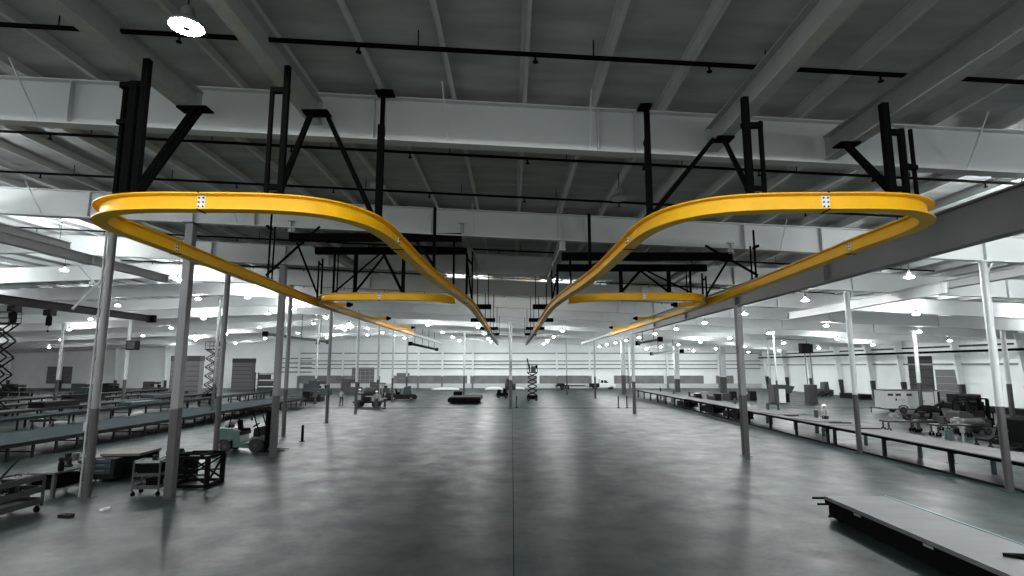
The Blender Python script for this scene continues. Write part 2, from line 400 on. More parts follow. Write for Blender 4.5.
support_beam(20.6, 14, 29, 8.0, 'bright grey beam end at right beyond the long girder', 0.4, 0.3, M_col)
support_beam(19.0, 24, 38, 7.55, 'pale lengthwise beam between the two right-hand columns', 0.5, 0.35, M_col)
# the deep girder over the right column row that carries the rafters where columns are left out
g = MB().ibeam([(0, 0, 0), (0, 52.6, 0)], 0.36, 1.05, 0.04, 0.03).build('long_girder', M_girder, loc=(11.55, 1.0, 7.42))
tag(g, 'deep dark grey girder running lengthwise outside the right yellow rail', 'beam')
for y in (10.7, 19, 27.2, 35.5, 43.6): MB().b2(-.17, y-.01, .04, .17, y+.01, 1.01).build('stiffener_plate', M_girder, g)

ZR = ZT+TH
def hanger(label, base, posts, ties=(), braces=(), plates=()):
    t = thing('hanger_frame', label, 'hanger', base)
    b = V(base); posts = [(x, y, z0_, z1, w*.82) for x, y, z0_, z1, w in posts]
    for x, y, z0_, z1, w in posts: MB().bar(V((x, y, z0_))-b, V((x, y, z1))-b, w, w).build('post', M_black, t)
    for p, q, w in ties: MB().bar(V(p)-b, V(q)-b, w).build('tie', M_black, t)
    for p, q, w in braces: MB().bar(V(p)-b, V(q)-b, w).build('diagonal_brace', M_black, t)
    for p, sz in plates: MB().box(*(V(p)-b), *sz).build('mounting_plate', M_black, t)
    for x, y, z0_, z1, w in posts:
        if z0_ <= ZR+0.02: MB().box(x-b.x, y-b.y, ZR+0.012-b.z, w*1.9, w*1.9, 0.024).build('foot_plate', M_black, t)
    return t
hanger('black hanger with three posts at the outer corner of the left loop', (-6.3, 8.88, ZR),
       [(-6.24, 8.88, ZR, 9.6, .13), (-6.43, 8.9, ZR, 9.2, .15), (-6.66, 9.0, ZR, 9.25, .07)],
       [((-6.7, 8.95, 9.16), (-6.2, 8.9, 9.16), .1), ((-6.7, 8.95, 8.5), (-6.4, 8.9, 8.5), .08)],
       [((-6.25, 8.95, ZR+.12), (-6.35, 10.5, 9.5), .09), ((-6.2, 8.95, ZR+.05), (-6.2, 10.5, 9.5), .07)], [((-6.4, 10.6, 9.53), (.6, .3, .04))])
hanger('black ladder hanger over the middle of the left near bar', (-3.9, 8.92, ZR),
       [(-3.85, 8.92, ZR, 9.5, .11), (-4.09, 8.92, ZR, 9.12, .075)],
       [((-4.1, 8.92, 9.06), (-3.8, 8.92, 9.06), .09), ((-4.1, 8.92, ZR+.13), (-3.8, 8.92, ZR+.13), .07)],
       [((-3.87, 8.95, ZR+.1), (-3.97, 10.4, 9.37), .085)], [((-3.9, 10.5, 9.4), (.5, .3, .04))])
hanger('black hanger at the inner curve of the left loop with a long diagonal', (-2.62, 10.6, ZR),
       [(-2.6, 10.5, ZR, 9.15, .15), (-2.63, 10.68, ZR, 10.0, .1)], [((-2.6, 10.45, 9.1), (-2.63, 10.75, 9.1), .1)],
       [((-2.7, 10.42, ZR+.08), (-3.7, 10.6, 9.35), .08)], [((-2.63, 10.85, 10.0), (.36, .3, .04))])
hanger('black hanger with three posts at the outer corner of the right loop', (6.5, 9.0, ZR),
       [(6.36, 8.98, ZR, 8.85, .14), (6.62, 9.0, ZR, 8.4, .1), (6.88, 9.12, ZR, 8.45, .06)],
       [((6.3, 8.98, 8.34), (6.65, 9.0, 8.34), .09), ((6.3, 8.98, ZR+.13), (6.65, 9.0, ZR+.13), .07), ((6.6, 9.0, 7.75), (6.9, 9.1, 7.75), .08)],
       [((6.36, 9.0, ZR+.1), (6.62, 10.5, 8.75), .1)], [((6.7, 10.6, 8.78), (.4, .3, .04))])
hanger('black ladder hanger over the middle of the right near bar', (4.05, 8.98, ZR),
       [(3.98, 8.96, ZR, 8.95, .13), (4.22, 8.96, ZR, 8.52, .075)],
       [((3.9, 8.96, 8.45), (4.25, 8.96, 8.45), .09), ((3.9, 8.96, ZR+.13), (4.25, 8.96, ZR+.13), .07)],
       [((3.96, 8.98, ZR+.12), (4.2, 10.5, 8.87), .07)], [((4.24, 10.6, 8.9), (.34, .3, .04))])
hanger('black hanger at the inner curve of the right loop with a long diagonal', (2.65, 10.2, ZR),
       [(2.64, 10.3, ZR, 9.5, .12), (2.68, 10.6, ZR, 8.9, .08)], [((2.64, 10.3, 8.8), (2.66, 10.6, 8.8), .07)],
       [((2.68, 10.3, ZR+.05), (4.0, 10.5, 8.86), .08)], [((2.64, 10.45, 9.5), (.24, .3, .04))])
for s, side, zb in ((-1, 'left', 8.92), (1, 'right', 8.27)):
    # two black cross bars over the crossover track
    for y, x0, x1, nm, dz in ((20.0, 1.85, 8.1, 'nearer', 0), (22.4, 1.85, 8.0, 'farther', 0)):
        o = MB().ibeam([(s*x0, 0, 0), (s*x1, 0, 0)], .26, .27, .03, .12).build('cross_bar', M_black, loc=(0, y+SK*s*5, zb))
        tag(o, '%s of the two thick black cross bars hung over the %s crossover track' % (nm, side), 'bar')
        MB().b2(s*x0-.01, -.13, 0, s*x0+.01, .13, .27).b2(s*x1-.01, -.13, 0, s*x1+.01, .13, .27).build('end_plate', M_black, o)
    yy = 21.42
    hanger('black twin-post hanger over the outer end of the %s crossover track' % side, (s*6.6, yy, ZR),
           [(s*7.0, yy+.12, ZR, zb, .09), (s*6.85, yy+.1, ZR, zb, .05), (s*6.12, yy, ZR, zb+.05, .16)], [],
           [((s*6.1, yy, ZR+.05), (s*5.2, yy+.9, zb), .07), ((s*6.9, yy, ZR+.05), (s*5.4, yy+.8, zb), .07)])
    hanger('black single-post hanger over the inner half of the %s crossover track' % side, (s*4.25, yy, ZR),
           [(s*4.25, yy, ZR, zb, .15)], [], [((s*4.3, yy, ZR+.08), (s*5.25, yy+.9, zb), .08)])
    hanger('tall thin black hanger on the inner %s rail before the cross bars' % side, (s*2.35, 16.1, ZR),
           [(s*2.3, 16.1, ZR, 9.1 if s < 0 else 8.9, .1)], [], [((s*2.3, 16.15, ZR+.1), (s*3.5, 19.9, zb), .07)])
    hanger('slim black post on the inner %s rail between the cross bars' % side, (s*2.15, 19.9, ZR), [(s*2.12, 19.9, ZR, zb, .09)])
    hanger('black ladder hanger at the inner end of the %s cross bars' % side, (s*1.85, 23, ZR),
           [(s*1.87, 22.62, ZR, zb+.1, .11), (s*1.74, 24.0, ZR, zb+.45, .08)],
           [((s*1.87, 22.6, zb-.1), (s*1.74, 24.0, zb-.1), .06)], [((s*1.86, 22.7, zb-.2), (s*1.76, 23.9, ZR+.1), .06)])
    hanger('black ladder hanger on the outer %s rail near the crossover' % side, (s*8.2, 23.4, ZR),
           [(s*8.22, 23.7, ZR, zb+.1, .08), (s*8.2, 23.2, ZR, zb-.1, .07)],
           [((s*8.22, 23.7, zb-.2), (s*8.2, 23.2, zb-.2), .06), ((s*8.22, 23.75, ZR+.1), (s*8.2, 23.15, ZR+.1), .07)],
           [((s*8.2, 23.3, ZR+.1), (s*8.15, 20.6, zb+.1), .06)])
    hanger('black twin-post hanger on the outer %s rail with a diagonal' % side, (s*8.0, 17.8, ZR),
           [(s*7.84, 17.6, ZR, zb+.5, .06), (s*7.86, 17.95, ZR, zb+.05, .05)], [((s*7.95, 17.55, zb-.02), (s*7.98, 18, zb-.02), .07)],
           [((s*7.95, 17.7, ZR+.08), (s*6.5, 18.3, zb+.15), .075)])
    for k, (y, x0, x1) in enumerate(((28.0, 1.05, 1.95), (36.2, 1.1, 2.7), (44.4, 1.1, 2.6), (52.6, 1.2, 2.3))):
        zr = roof(s*2)-0.97
        hanger('%s short black cross arm over the inner %s rail, seen end-on down the hall' % (ORD[k], side), (s*1.75, y, ZR),
               [(s*1.75, y, ZR, zr, .06), (s*1.2, y, ZR+.18, zr, .05)], [((s*x0, y, ZR+.16), (s*x1, y, ZR+.16), .24)])

# ------------------------------------------------------------------ sprinkler pipes under the purlins
for k, y in enumerate((8.85, 13.65, 17.0, 21.2, 25.3, 29.4, 33.5, 37.6, 41.7, 46)):
    x0 = -22 if k < 3 else -23.5; x1 = 20
    zz = lambda x: roof(x)-0.30
    o = MB().tube((x0, y+SK*x0, zz(x0)), (x1, y+SK*x1, zz(x1)), 0.042 if k < 1 else .038, 8).build('sprinkler_pipe', M_pipe, smooth=True)
    tag(o, '%s black sprinkler pipe crossing below the roof, counted from the camera' % ORD[k], 'pipe')
    n = 0
    for x in range(int(x0)+1, x1, 3):
        c = (x+.4, y+SK*x, zz(x+.4))
        MB().tube((c[0], c[1], c[2]-0.13), (c[0], c[1], c[2]), 0.02, 6).tube((c[0], c[1], c[2]-.15), (c[0], c[1], c[2]-.13), .05, 6).build('sprinkler_head', M_pipe, o)
        MB().tube((c[0]+1, c[1]+SK, c[2]), (c[0]+1, c[1]+SK, c[2]+0.28), .012, 5).build('pipe_hanger', M_pipe, o)

# ------------------------------------------------------------------ columns
def column(x, y, label, r=0.15, square=False, top=None, foot=2.95, conduit=False, brace=False):
    cm = M_col if x > 15 or y > 50 else M_colg  # right and far columns paler: brighter steel, and lamp light put into the colour
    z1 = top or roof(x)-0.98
    t = thing('steel_column', label, 'column', (x, y, 0))
    if square:
        MB().b2(-r, -r, foot, r, r, z1-.03).build('shaft', cm, t, bevel=.03); MB().b2(-r, -r, .02, r, r, foot).build('dark_foot', M_coldark, t, bevel=.03)
    else:
        MB().tube((0,0,foot), (0,0,z1-.03), r, 18).build('shaft', cm, t, smooth=True); MB().tube((0,0,.02), (0,0,foot), r, 18).build('dark_foot', M_coldark, t, smooth=True)
    MB().b2(-r-.08, -r-.08, 0, r+.08, r+.08, .02).build('base_plate', M_coldark, t)
    MB().b2(-r-.05, -r-.1, z1-.03, r+.05, r+.1, z1).build('cap_plate', cm, t)
    if conduit:
        MB().tube((-r-.05, -.06, .05), (-r-.05, -.06, z1-.1), .035, 8).build('conduit', M_light, t, smooth=True)
        MB().b2(-r-.12, -.12, 2.2, -r, .0, 2.5).b2(-r-.1, -.1, 4.6, -r, 0, 4.7).b2(-r-.1, -.1, 6.1, -r, 0, 6.2).build('conduit_clip', M_light, t)
    if brace:
        MB().bar((0, .0, z1-.6), (1.0, 0.03, z1+.9), .05).build('knee_brace', M_col, t)
    return t
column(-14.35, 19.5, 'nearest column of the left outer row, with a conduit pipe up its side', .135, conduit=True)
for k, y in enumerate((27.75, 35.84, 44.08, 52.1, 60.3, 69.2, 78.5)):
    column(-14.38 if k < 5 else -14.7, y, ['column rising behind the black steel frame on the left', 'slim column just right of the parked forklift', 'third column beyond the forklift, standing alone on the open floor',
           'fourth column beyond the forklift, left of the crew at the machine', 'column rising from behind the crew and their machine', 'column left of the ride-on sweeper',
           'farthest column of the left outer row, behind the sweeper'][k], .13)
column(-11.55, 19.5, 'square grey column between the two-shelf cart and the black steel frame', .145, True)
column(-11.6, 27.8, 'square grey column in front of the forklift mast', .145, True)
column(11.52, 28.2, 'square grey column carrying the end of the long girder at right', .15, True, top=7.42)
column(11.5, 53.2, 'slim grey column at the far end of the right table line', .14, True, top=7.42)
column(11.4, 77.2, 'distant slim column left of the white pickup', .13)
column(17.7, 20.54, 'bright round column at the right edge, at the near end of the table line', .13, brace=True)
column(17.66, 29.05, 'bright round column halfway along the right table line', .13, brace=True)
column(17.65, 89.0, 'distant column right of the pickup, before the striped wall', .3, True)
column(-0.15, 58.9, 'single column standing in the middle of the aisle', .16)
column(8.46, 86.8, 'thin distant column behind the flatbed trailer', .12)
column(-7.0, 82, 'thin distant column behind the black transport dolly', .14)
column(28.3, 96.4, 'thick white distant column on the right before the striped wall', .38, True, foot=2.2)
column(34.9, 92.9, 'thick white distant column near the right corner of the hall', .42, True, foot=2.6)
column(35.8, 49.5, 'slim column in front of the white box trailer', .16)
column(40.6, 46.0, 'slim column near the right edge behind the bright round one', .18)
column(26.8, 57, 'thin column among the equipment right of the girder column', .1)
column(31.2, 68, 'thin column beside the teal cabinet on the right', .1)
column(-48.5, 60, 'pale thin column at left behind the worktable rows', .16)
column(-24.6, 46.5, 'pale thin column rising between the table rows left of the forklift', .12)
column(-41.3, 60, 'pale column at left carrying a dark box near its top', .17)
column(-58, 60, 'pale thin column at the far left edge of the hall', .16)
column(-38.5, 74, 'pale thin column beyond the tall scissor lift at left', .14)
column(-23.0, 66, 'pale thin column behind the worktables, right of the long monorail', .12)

# ------------------------------------------------------------------ high-bay lamps
def lamp_proto(uplight=True, drop=1.2):
    t = thing('high_bay_lamp', '', 'lamp')
    if uplight:       # glowing bowl shaped wider than its can to throw light onto the roof
        MB().lathe([(.04, .3), (.06, .26), (.07, .2), (.07, 0.0)], n=16).build('housing', M_mid, t, smooth=True)
        MB().lathe([(.07, .005), (.165, -.012), (.175, -.04), (.13, -.06), (.02, -.07)], n=16).build('lens', M_lens, t)
    else:
        MB().lathe([(.05, .32), (.09, .28), (.1, .12), (.2, .08), (.25, .02), (.25, -.02), (.235, -.02), (.23, 0.0)], n=24).build('housing', M_light, t, smooth=True)
        MB().lathe([(.21, -.002), (.222, -.03), (.02, -.04)], n=24).build('lens', M_lens_low, t)
        MB().lathe([(.05, -.038), (.05, -.046), (.02, -.048)], n=12).build('lens_cap', M_mid, t)
    MB().tube((0, 0, .3), (0, 0, drop), .012, 6).lathe([(.035, drop-.06), (.035, drop)], n=8).build('hook', M_dark, t)
    return t
L0 = lamp_proto(); first = [True]; LS = []
def lamp(x, y, label, group=None, z=None, zr=None, short=False):
    if z: t = lamp_proto(False, .75)
    elif short:
        t = copy_tree(LS[0]) if LS else lamp_proto(True, .62)
        LS.append(t)
    else:
        t = L0 if first[0] else copy_tree(L0); first[0] = False
    z = z or zr or roof(x)-1.2
    t.location = (x, y, z); t['label'] = label
    if group: t['group'] = group
lamp(-4.85, 7.65, 'round lamp glowing between the two lengthwise beams at upper left', z=9.42)
def occ(x, y):      # keep lamps off the rafters
    for yf in YF:
        d = y-(yf+SK*x)
        if abs(d) < 0.5: return yf+SK*x+(0.55 if d >= 0 else -0.55)
    return y
GL = 'round lamp glowing under the roof over the worktable rows at left'
for x, y0, dy in ((-20.4, -2.5, 9.0), (-25.2, 4.4, 13.2), (-33, 33, 13.2), (-42, 42, 13.2), (-52, 52, 13.2), (-64, 65, 14), (-78, 80, 14)):
    y = y0
    while y < 108: lamp(x, occ(x, y), GL, 'left hall lamps'); y += dy
GC = 'round lamp glowing far down the middle aisle before the striped wall'
for x in (-10, -4, 6):
    for y in (66, 80, 94, 106): lamp(x, occ(x, y), GC, 'far aisle lamps')
GR = 'round lamp glowing under the roof over the right side of the hall'
for x, y0, dy in ((16.6, -2, 8.3), (26, 15, 10.3), (35, 35.8, 12), (44, 44, 12)):
    y = y0
    while y < 108: lamp(x, occ(x, y), GR, 'right hall lamps', ); y += dy
for x in BACKX:  # added row of lamps, brightens the track faces turned to the camera
    for y in BACKY: lamp(x, y, 'added round lamp behind the camera, lighting the front of the yellow track', 'added lamps behind the camera', zr=8.97-.042*x)
for x, y in ((-15.5, 12.2), (-22, 17.5), (14.6, 13.4), (19.5, 16)):
    lamp(x, y, 'round lamp of the near side bays, just outside the edge of the view', 'near side lamps')
for yf in (36.3, 44.5, 52.7):  # added lamps, out of sight, brighten the front of the next rafter
    for x in (-3.2, 3.2): lamp(x, yf+SK*x+.45, 'added round lamp hidden behind a rafter to brighten the roof over the middle aisle', 'added middle aisle lamps', zr=roof(x)-.62, short=True)
M_lens_off = mat('lamp_lens_off', gr(0.5), 0.3)
for x, y, l in ((-3.75, 15.0, 'unlit round lamp under the roof above the left loop, behind the nearest rafter'), (3.05, 15.3, 'unlit round lamp under the roof above the right loop, behind the nearest rafter')):
    t = thing('high_bay_lamp', l, 'lamp', (x, y, roof(x)-.75))
    MB().lathe([(.05, .32), (.09, .28), (.1, .12), (.2, .08), (.25, .02), (.25, -.02), (.235, -.02), (.23, 0.0)], n=20).build('housing', M_light, t, smooth=True)
    MB().lathe([(.21, -.002), (.222, -.03), (.02, -.04)], n=20).build('lens', M_lens_off, t)
    MB().tube((0, 0, .3), (0, 0, .75), .012, 6).build('hook', M_dark, t)

# ------------------------------------------------------------------ worktable rows at left
def table_row(x0, x1, y0, y1, h, step, label, top, leg_m, rail=True, split=None):
    t = thing('worktable', label, 'table', ((x0+x1)/2, y0, 0), 0, None)
    w = x1-x0; L = y1-y0
    MB().b2(-w/2, 0, h-.05, w/2, L, h).build('tabletop', top, t)
    for s in (-1, 1): MB().b2(s*w/2-.04*s-.03, 0, h-.2, s*w/2-.04*s+.03, L, h-.05).build('side_rail', leg_m, t)
    n = int(L/step)
    for k in range(n+1):
        y = .15+(L-.3)*k/n
        for s in (-1, 1):
            MB().b2(s*(w/2-.09)-.05, y-.05, 0, s*(w/2-.09)+.05, y+.05, h-.05).build('leg', leg_m, t)
    for k in range(0, n+1, 3):
        y = .15+(L-.3)*k/n
        MB().b2(-w/2+.1, y-.03, .25, w/2-.1, y+.03, .31).build('cross_tie', leg_m, t)
    return t
table_row(-27.3, -23.2, 23.5, 64, .82, 1.35, 'wide teal-topped worktable line, nearest of the rows at left', M_tealtop, M_dark)
table_row(-35.6, -34.0, 30, 80, .86, 2.2, 'grey-teal worktable line, second of the rows at left', M_tealtop, M_dark)
table_row(-41.4, -39.6, 38, 73, .86, 2.2, 'dark worktable line, third of the rows at left', M_mid, M_dark)
table_row(-47.9, -46.5, 44, 81, .86, 2.6, 'dark worktable line, fourth of the rows at left', M_mid, M_dark)
table_row(-54.5, -53, 50, 90, .9, 3.0, 'dark worktable line, farthest of the rows at left', M_mid, M_dark)
def frame_stack(x, y, sx, sy, z, h, label, m, cat='panel', rz=0):
    t = thing('panel_bundle', label, cat, (x, y, z), rz)
    n = max(1, int(h/.09))
    for k in range(n): MB().box(0.02*(k % 2), 0, h*(k+.5)/n, sx, sy*(1-.03*(k % 3)), h/n*.8).build('panel', m, t)
    return t
frame_stack(-34.8, 53, 1.2, 4.5, .86, .3, 'bundle of teal panels lying on the second table row at left', M_teal)
frame_stack(-40.4, 50, 1.4, 4, .86, .5, 'bundle of dark panels lying on the third table row at left', M_dark)
frame_stack(-40.4, 65, 1.4, 5, .86, .35, 'bundle of teal panels farther along the third table row', M_teal)
frame_stack(-47, 62, 1.1, 5, .86, .5, 'bundle of dark panels lying on the fourth table row at left', M_dark)
frame_stack(-31, 46.5, 1.0, 7, .0, .22, 'low black steel bundle on the floor between the first two table rows', M_black)
def trestle(x, y, label):
    t = thing('sawhorse', label, 'trestle', (x, y, 0), .5)
    MB().b2(-.7, -.1, .62, .7, .1, .78).build('beam', M_dark, t)
    for a in (-.55, .55):
        for b in (-.35, .35): MB().bar((a, b, 0), (a, 0, .66), .07).build('leg', M_dark, t)
trestle(-32.2, 39.0, 'dark sawhorse on the floor between the first two table rows at left')

# ------------------------------------------------------------------ bench, carts and crates at lower left
def caster(m, x, y, r=.07): m.lathe([(r, -.02), (r, .02)], (x, y, r), 10, 'Y'); m.b2(x-.02, y-.035, r, x+.02, y+.035, r*2.3)
t = thing('shelf_cart', 'grey three-shelf wheeled cart loaded with parts, cut off by the left edge', 'cart', (-14.8, 16.1, 0), 0)
L2, W2 = 1.65, .42
for z in (.3, .64, 1.0):
    m = MB().b2(-W2, -L2, z-.05, W2, L2, z)
    for s in (-1, 1): m.b2(s*W2-.015, -L2, z-.05, s*W2+.015, L2, z+.12); m.b2(-W2, s*L2-.015, z-.05, W2, s*L2+.015, z+.12)
    m.build('shelf', M_mid, t)
for sx in (-1, 1):
    for sy in (-1, 0, 1): MB().b2(sx*W2-.03, sy*(L2-.03)-.03, .18, sx*W2+.03, sy*(L2-.03)+.03, 1.06).build('post', M_mid, t)
    for sy in (-1, 1):
        m = MB(); caster(m, sx*(W2-.04), sy*(L2-.15), .09); m.build('caster', M_black, t)
rng = random.Random(3)
m = MB().tube((0, 0, .02), (.35, .35, .75), .03, 8); tag(m.build('pipe_offcut', M_dark, loc=(-14.8, 16.5, 1.0), smooth=True), 'dark pipe leaning up from the top shelf of the wheeled cart', 'pipe')
def fitting(x, y, z, s, label, name='valve_body', cat='part', m=None):
    t = thing(name, label, cat, (x, y, z), rng.uniform(0, 3))
    MB().lathe([(s*.5, 0), (s*.5, s*.16), (s*.3, s*.2), (s*.3, s*.7), (s*.42, s*.74), (s*.42, s*.9)], n=12).build('body', m or M_dark, t, smooth=True)
    MB().lathe([(s*.22, -s*.7), (s*.22, s*.7)], (0, 0, s*.45), 10, 'X').build('branch', m or M_mid, t, smooth=True)
    for k in (-1, 1): MB().lathe([(s*.33, -s*.05), (s*.33, s*.05)], (k*s*.7, 0, s*.45), 10, 'X').build('flange', m or M_dark, t, smooth=True)
    return t
def toolbox(x, y, z, sx, sy, sz, label, m=None, rz=0):
    t = thing('toolbox', label, 'box', (x, y, z), rz)
    MB().b2(-sx/2, -sy/2, 0, sx/2, sy/2, sz*.7).build('tray', m or M_dark, t, bevel=.01)
    MB().b2(-sx/2-.01, -sy/2-.01, sz*.7, sx/2+.01, sy/2+.01, sz).build('lid', m or M_mid, t, bevel=.015)
    MB().pipe([(-sx*.2, 0, sz), (-sx*.2, 0, sz+.05), (sx*.2, 0, sz+.05), (sx*.2, 0, sz)], .012, 6).build('handle', M_black, t)
toolbox(-14.8, 15.6, 1.0, .5, .5, .16, 'flat dark box on the top shelf of the wheeled cart', rz=.3)
toolbox(-14.75, 17.2, 1.0, .45, .6, .12, 'flat dark case at the far end of the top cart shelf')
fitting(-14.8, 17.1, .64, .28, 'dark machine part on the middle shelf of the wheeled cart, nearer the bench')
fitting(-14.85, 15.9, .64, .26, 'dark machine part at the near end of the middle cart shelf')
toolbox(-14.8, 15.7, .3, .5, .8, .14, 'dark box on the bottom shelf of the wheeled cart')
toolbox(-15.6, 17.9, .0, .4, .9, .13, 'flat black case on the floor behind the wheeled shelf cart', M_black)
t = thing('workbench', 'grey steel workbench with a lower shelf at lower left, behind the wheeled cart', 'bench', (-15.85, 20.25, 0), -.05)
MB().b2(-.5, -.85, .77, .5, .85, .83).build('benchtop', M_mid, t, bevel=.01)
MB().b2(-.42, -.78, .2, .42, .78, .23).build('lower_shelf', M_light, t)
MB().b2(-.44, -.78, .23, -.41, .78, .77).build('back_panel', M_black, t)
for sx in (-1, 1):
    for sy in (-1, 1): MB().b2(sx*.44-.05, sy*.78-.05, 0, sx*.44+.05, sy*.78+.05, .77).build('leg', M_mid, t)
toolbox(-15.85, 20.25, .23, .5, 1.2, .4, 'dark box on the lower shelf of the steel workbench', M_black)
t = thing('bench_vise', 'dark vise bolted on top of the steel workbench', 'vise', (-15.9, 20.6, .83), .2)
MB().lathe([(.13, 0), (.13, .05), (.08, .1), (.08, .2)], n=12).build('swivel_base', M_dark, t, smooth=True)
MB().b2(-.3, -.1, .18, .12, .1, .32).b2(-.1, -.13, .3, .0, .13, .48).build('fixed_jaw', M_dark, t, bevel=.02)
MB().b2(.14, -.13, .2, .26, .13, .46).b2(.0, -.05, .2, .3, .05, .28).build('moving_jaw', M_mid, t, bevel=.02)
MB().tube((.25, 0, .24), (.42, 0, .24), .02, 8).tube((.4, -.14, .24), (.4, .14, .24), .012, 6).build('screw_handle', M_light, t)
t = thing('grinder', 'dark grinder lying on the bench beside the vise', 'tool', (-15.65, 20.95, .83), -.5)
MB().lathe([(.05, -.3), (.07, -.2), (.07, .1), (.05, .2)], (0, 0, .09), 10, 'X').build('motor', M_dark, t, smooth=True)
MB().lathe([(.14, -.015), (.14, .015)], (.25, 0, .14), 14, 'Y').build('disc', M_mid, t)
MB().tube((.1, 0, .1), (.1, .2, .12), .025, 8).build('side_handle', M_black, t)
t = thing('spray_bottle', 'black bottle standing on the near corner of the workbench', 'bottle', (-15.5, 19.75, .83))
MB().lathe([(.085, 0), (.09, .02), (.09, .26), (.035, .34), (.035, .4)], n=12).build('bottle', M_black, t, smooth=True)
MB().b2(-.09, -.02, .4, .05, .02, .46).bar((-.04, 0, .4), (-.07, 0, .33), .015).build('trigger_head', M_dark, t)
# machine crates behind the column
t = thing('machine_crate', 'large black crate with a brown lid behind the left columns', 'crate', (-15.6, 23.5, 0), .08)
MB().b2(-.7, -.75, .12, .7, .75, .86).build('body', M_black, t, bevel=.02); MB().b2(-.75, -.8, .86, .75, .8, .96).build('lid', M_wood, t, bevel=.01)
for k in (-.6, 0, .6): MB().b2(-.7, k-.06, 0, .7, k+.06, .12).build('skid', M_dark, t)
t = thing('tool_cabinet', 'teal fronted cabinet in front of the black crate with a brown lid', 'cabinet', (-15.8, 22.3, 0), .08)
MB().b2(-.5, -.28, .1, .5, .28, .85).build('body', M_dark, t, bevel=.015)
for k in range(3):
    dd = MB().b2(-.36, -.3, .3+k*.21, .36, -.28, .48+k*.21).build('drawer', M_teal, t); MB().b2(-.15, -.33, .42+k*.21, .15, -.3, .44+k*.21).build('pull', M_light, dd)
for sx in (-1, 1): m = MB(); caster(m, sx*.4, -.2, .045); caster(m, sx*.4, .2, .045); m.build('caster', M_black, t)
t = thing('steel_pedestal', 'black steel pedestal stand between the workbench and the teal cabinet', 'stand', (-16.2, 21.75, 0))
MB().b2(-.09, -.09, 0, .09, .09, .9).build('post', M_black, t); MB().b2(-.25, -.25, 0, .25, .25, .03).build('foot', M_black, t); MB().b2(-.7, -.15, .88, .3, .15, .93).build('arm', M_black, t)
fitting(-13.75, 23.2, .8, .3, 'teal-dark valve part heaped on a crate behind the two-shelf cart', m=M_teal)
fitting(-13.3, 22.9, .8, .36, 'black round part heaped on the low crate behind the two-shelf cart')
toolbox(-13.5, 23.1, 0, 1.3, .9, .75, 'low black crate standing behind the two-shelf cart', M_black)
# two-shelf service cart
t = thing('service_cart', 'grey wheeled service cart with a deep top tray, left of the square column', 'cart', (-12.55, 20.0, 0), .12)
for z, d in ((.24, .12), (.66, .1), (1.1, .08)):
    m = MB().b2(-.42, -.3, z, .42, .3, z+.02)
    for s in (-1, 1): m.b2(s*.42-.01, -.3, z, s*.42+.01, .3, z+d); m.b2(-.42, s*.3-.01, z, .42, s*.3+.01, z+d)
    m.build('tray', M_light if z > 1.0 else M_mid, t)
for sx in (-1, 1):
    for sy in (-1, 1):
        MB().b2(sx*.42-.025, sy*.3-.025, .16, sx*.42+.025, sy*.3+.025, 1.18).build('post', M_mid, t)
        m = MB(); caster(m, sx*.4, sy*.27, .075); m.build('caster', M_black, t)
MB().pipe([(.44, -.25, 1.12), (.56, -.25, 1.22), (.56, .25, 1.22), (.44, .25, 1.12)], .018, 8).build('push_handle', M_mid, t)
toolbox(-12.55, 20.02, .68, .7, .45, .34, 'black box in the deep upper tray of the service cart', M_black)
toolbox(-12.4, 20.0, .26, .36, .4, .3, 'black box on the bottom shelf of the service cart', M_black)
fitting(-12.5, 20.1, 1.12, .2, 'dark fitting lying on top of the service cart')
# black welded frame
t = thing('steel_frame_table', 'black welded steel frame table with crossed braces, right of the square column', 'table', (-11.8, 21.5, 0), .06)
hx, hy, hz = .68, .62, 1.08
for sx in (-1, 1):
    for sy in (-1, 1): MB().b2(sx*hx-.07, sy*hy-.07, 0, sx*hx+.07, sy*hy+.07, hz).build('leg', M_dark if sx*sy > 2 else M_black, t)
for z in (.08, hz):
    MB().b2(-hx, -hy-.05, z-.05, hx, -hy+.05, z+.05).b2(-hx, hy-.05, z-.05, hx, hy+.05, z+.05).b2(-hx-.05, -hy, z-.05, -hx+.05, hy, z+.05).b2(hx-.05, -hy, z-.05, hx+.05, hy, z+.05).build('ring_frame', M_black, t)
for y in (-hy, hy):
    for s in (-1, 1): MB().bar((-hx*s, y, .15), (hx*s, y, hz-.1), .06).build('cross_brace', M_black, t)
for x in (-hx, hx): MB().bar((x, -hy, .15), (x, hy, hz-.1), .06).build('cross_brace', M_black, t)
MB().b2(-hx, -hy, .45, hx, -hy+.05, .5).b2(-hx, hy-.05, .45, hx, hy, .5).build('mid_rail', M_dark, t)
MB().b2(-hx+.1, -.3, hz+.05, hx, -.2, hz+.12).b2(-.3, .2, hz+.05, hx+.2, .3, hz+.14).b2(hx-.3, -hy, hz+.05, hx-.2, hy, hz+.12).build('top_bar', M_black, t)
# litter
tag(MB().box(0, 0, .045, .16, .42, .09, rz=1.4).box(.1, .02, .1, .05, .3, .02, rz=1.4).build('wood_block', M_dark, loc=(-13.08, 17.05, 0)), 'small dark block lying on the floor at lower left', 'block')
tag(MB().box(0, 0, .03, .12, .26, .06, rz=-.3).box(.03, 0, .07, .04, .22, .02, rz=-.3).build('paper_scrap', M_litter, loc=(-12.55, 17.9, 0)), 'small white scrap on the floor right of the dark block', 'scrap')

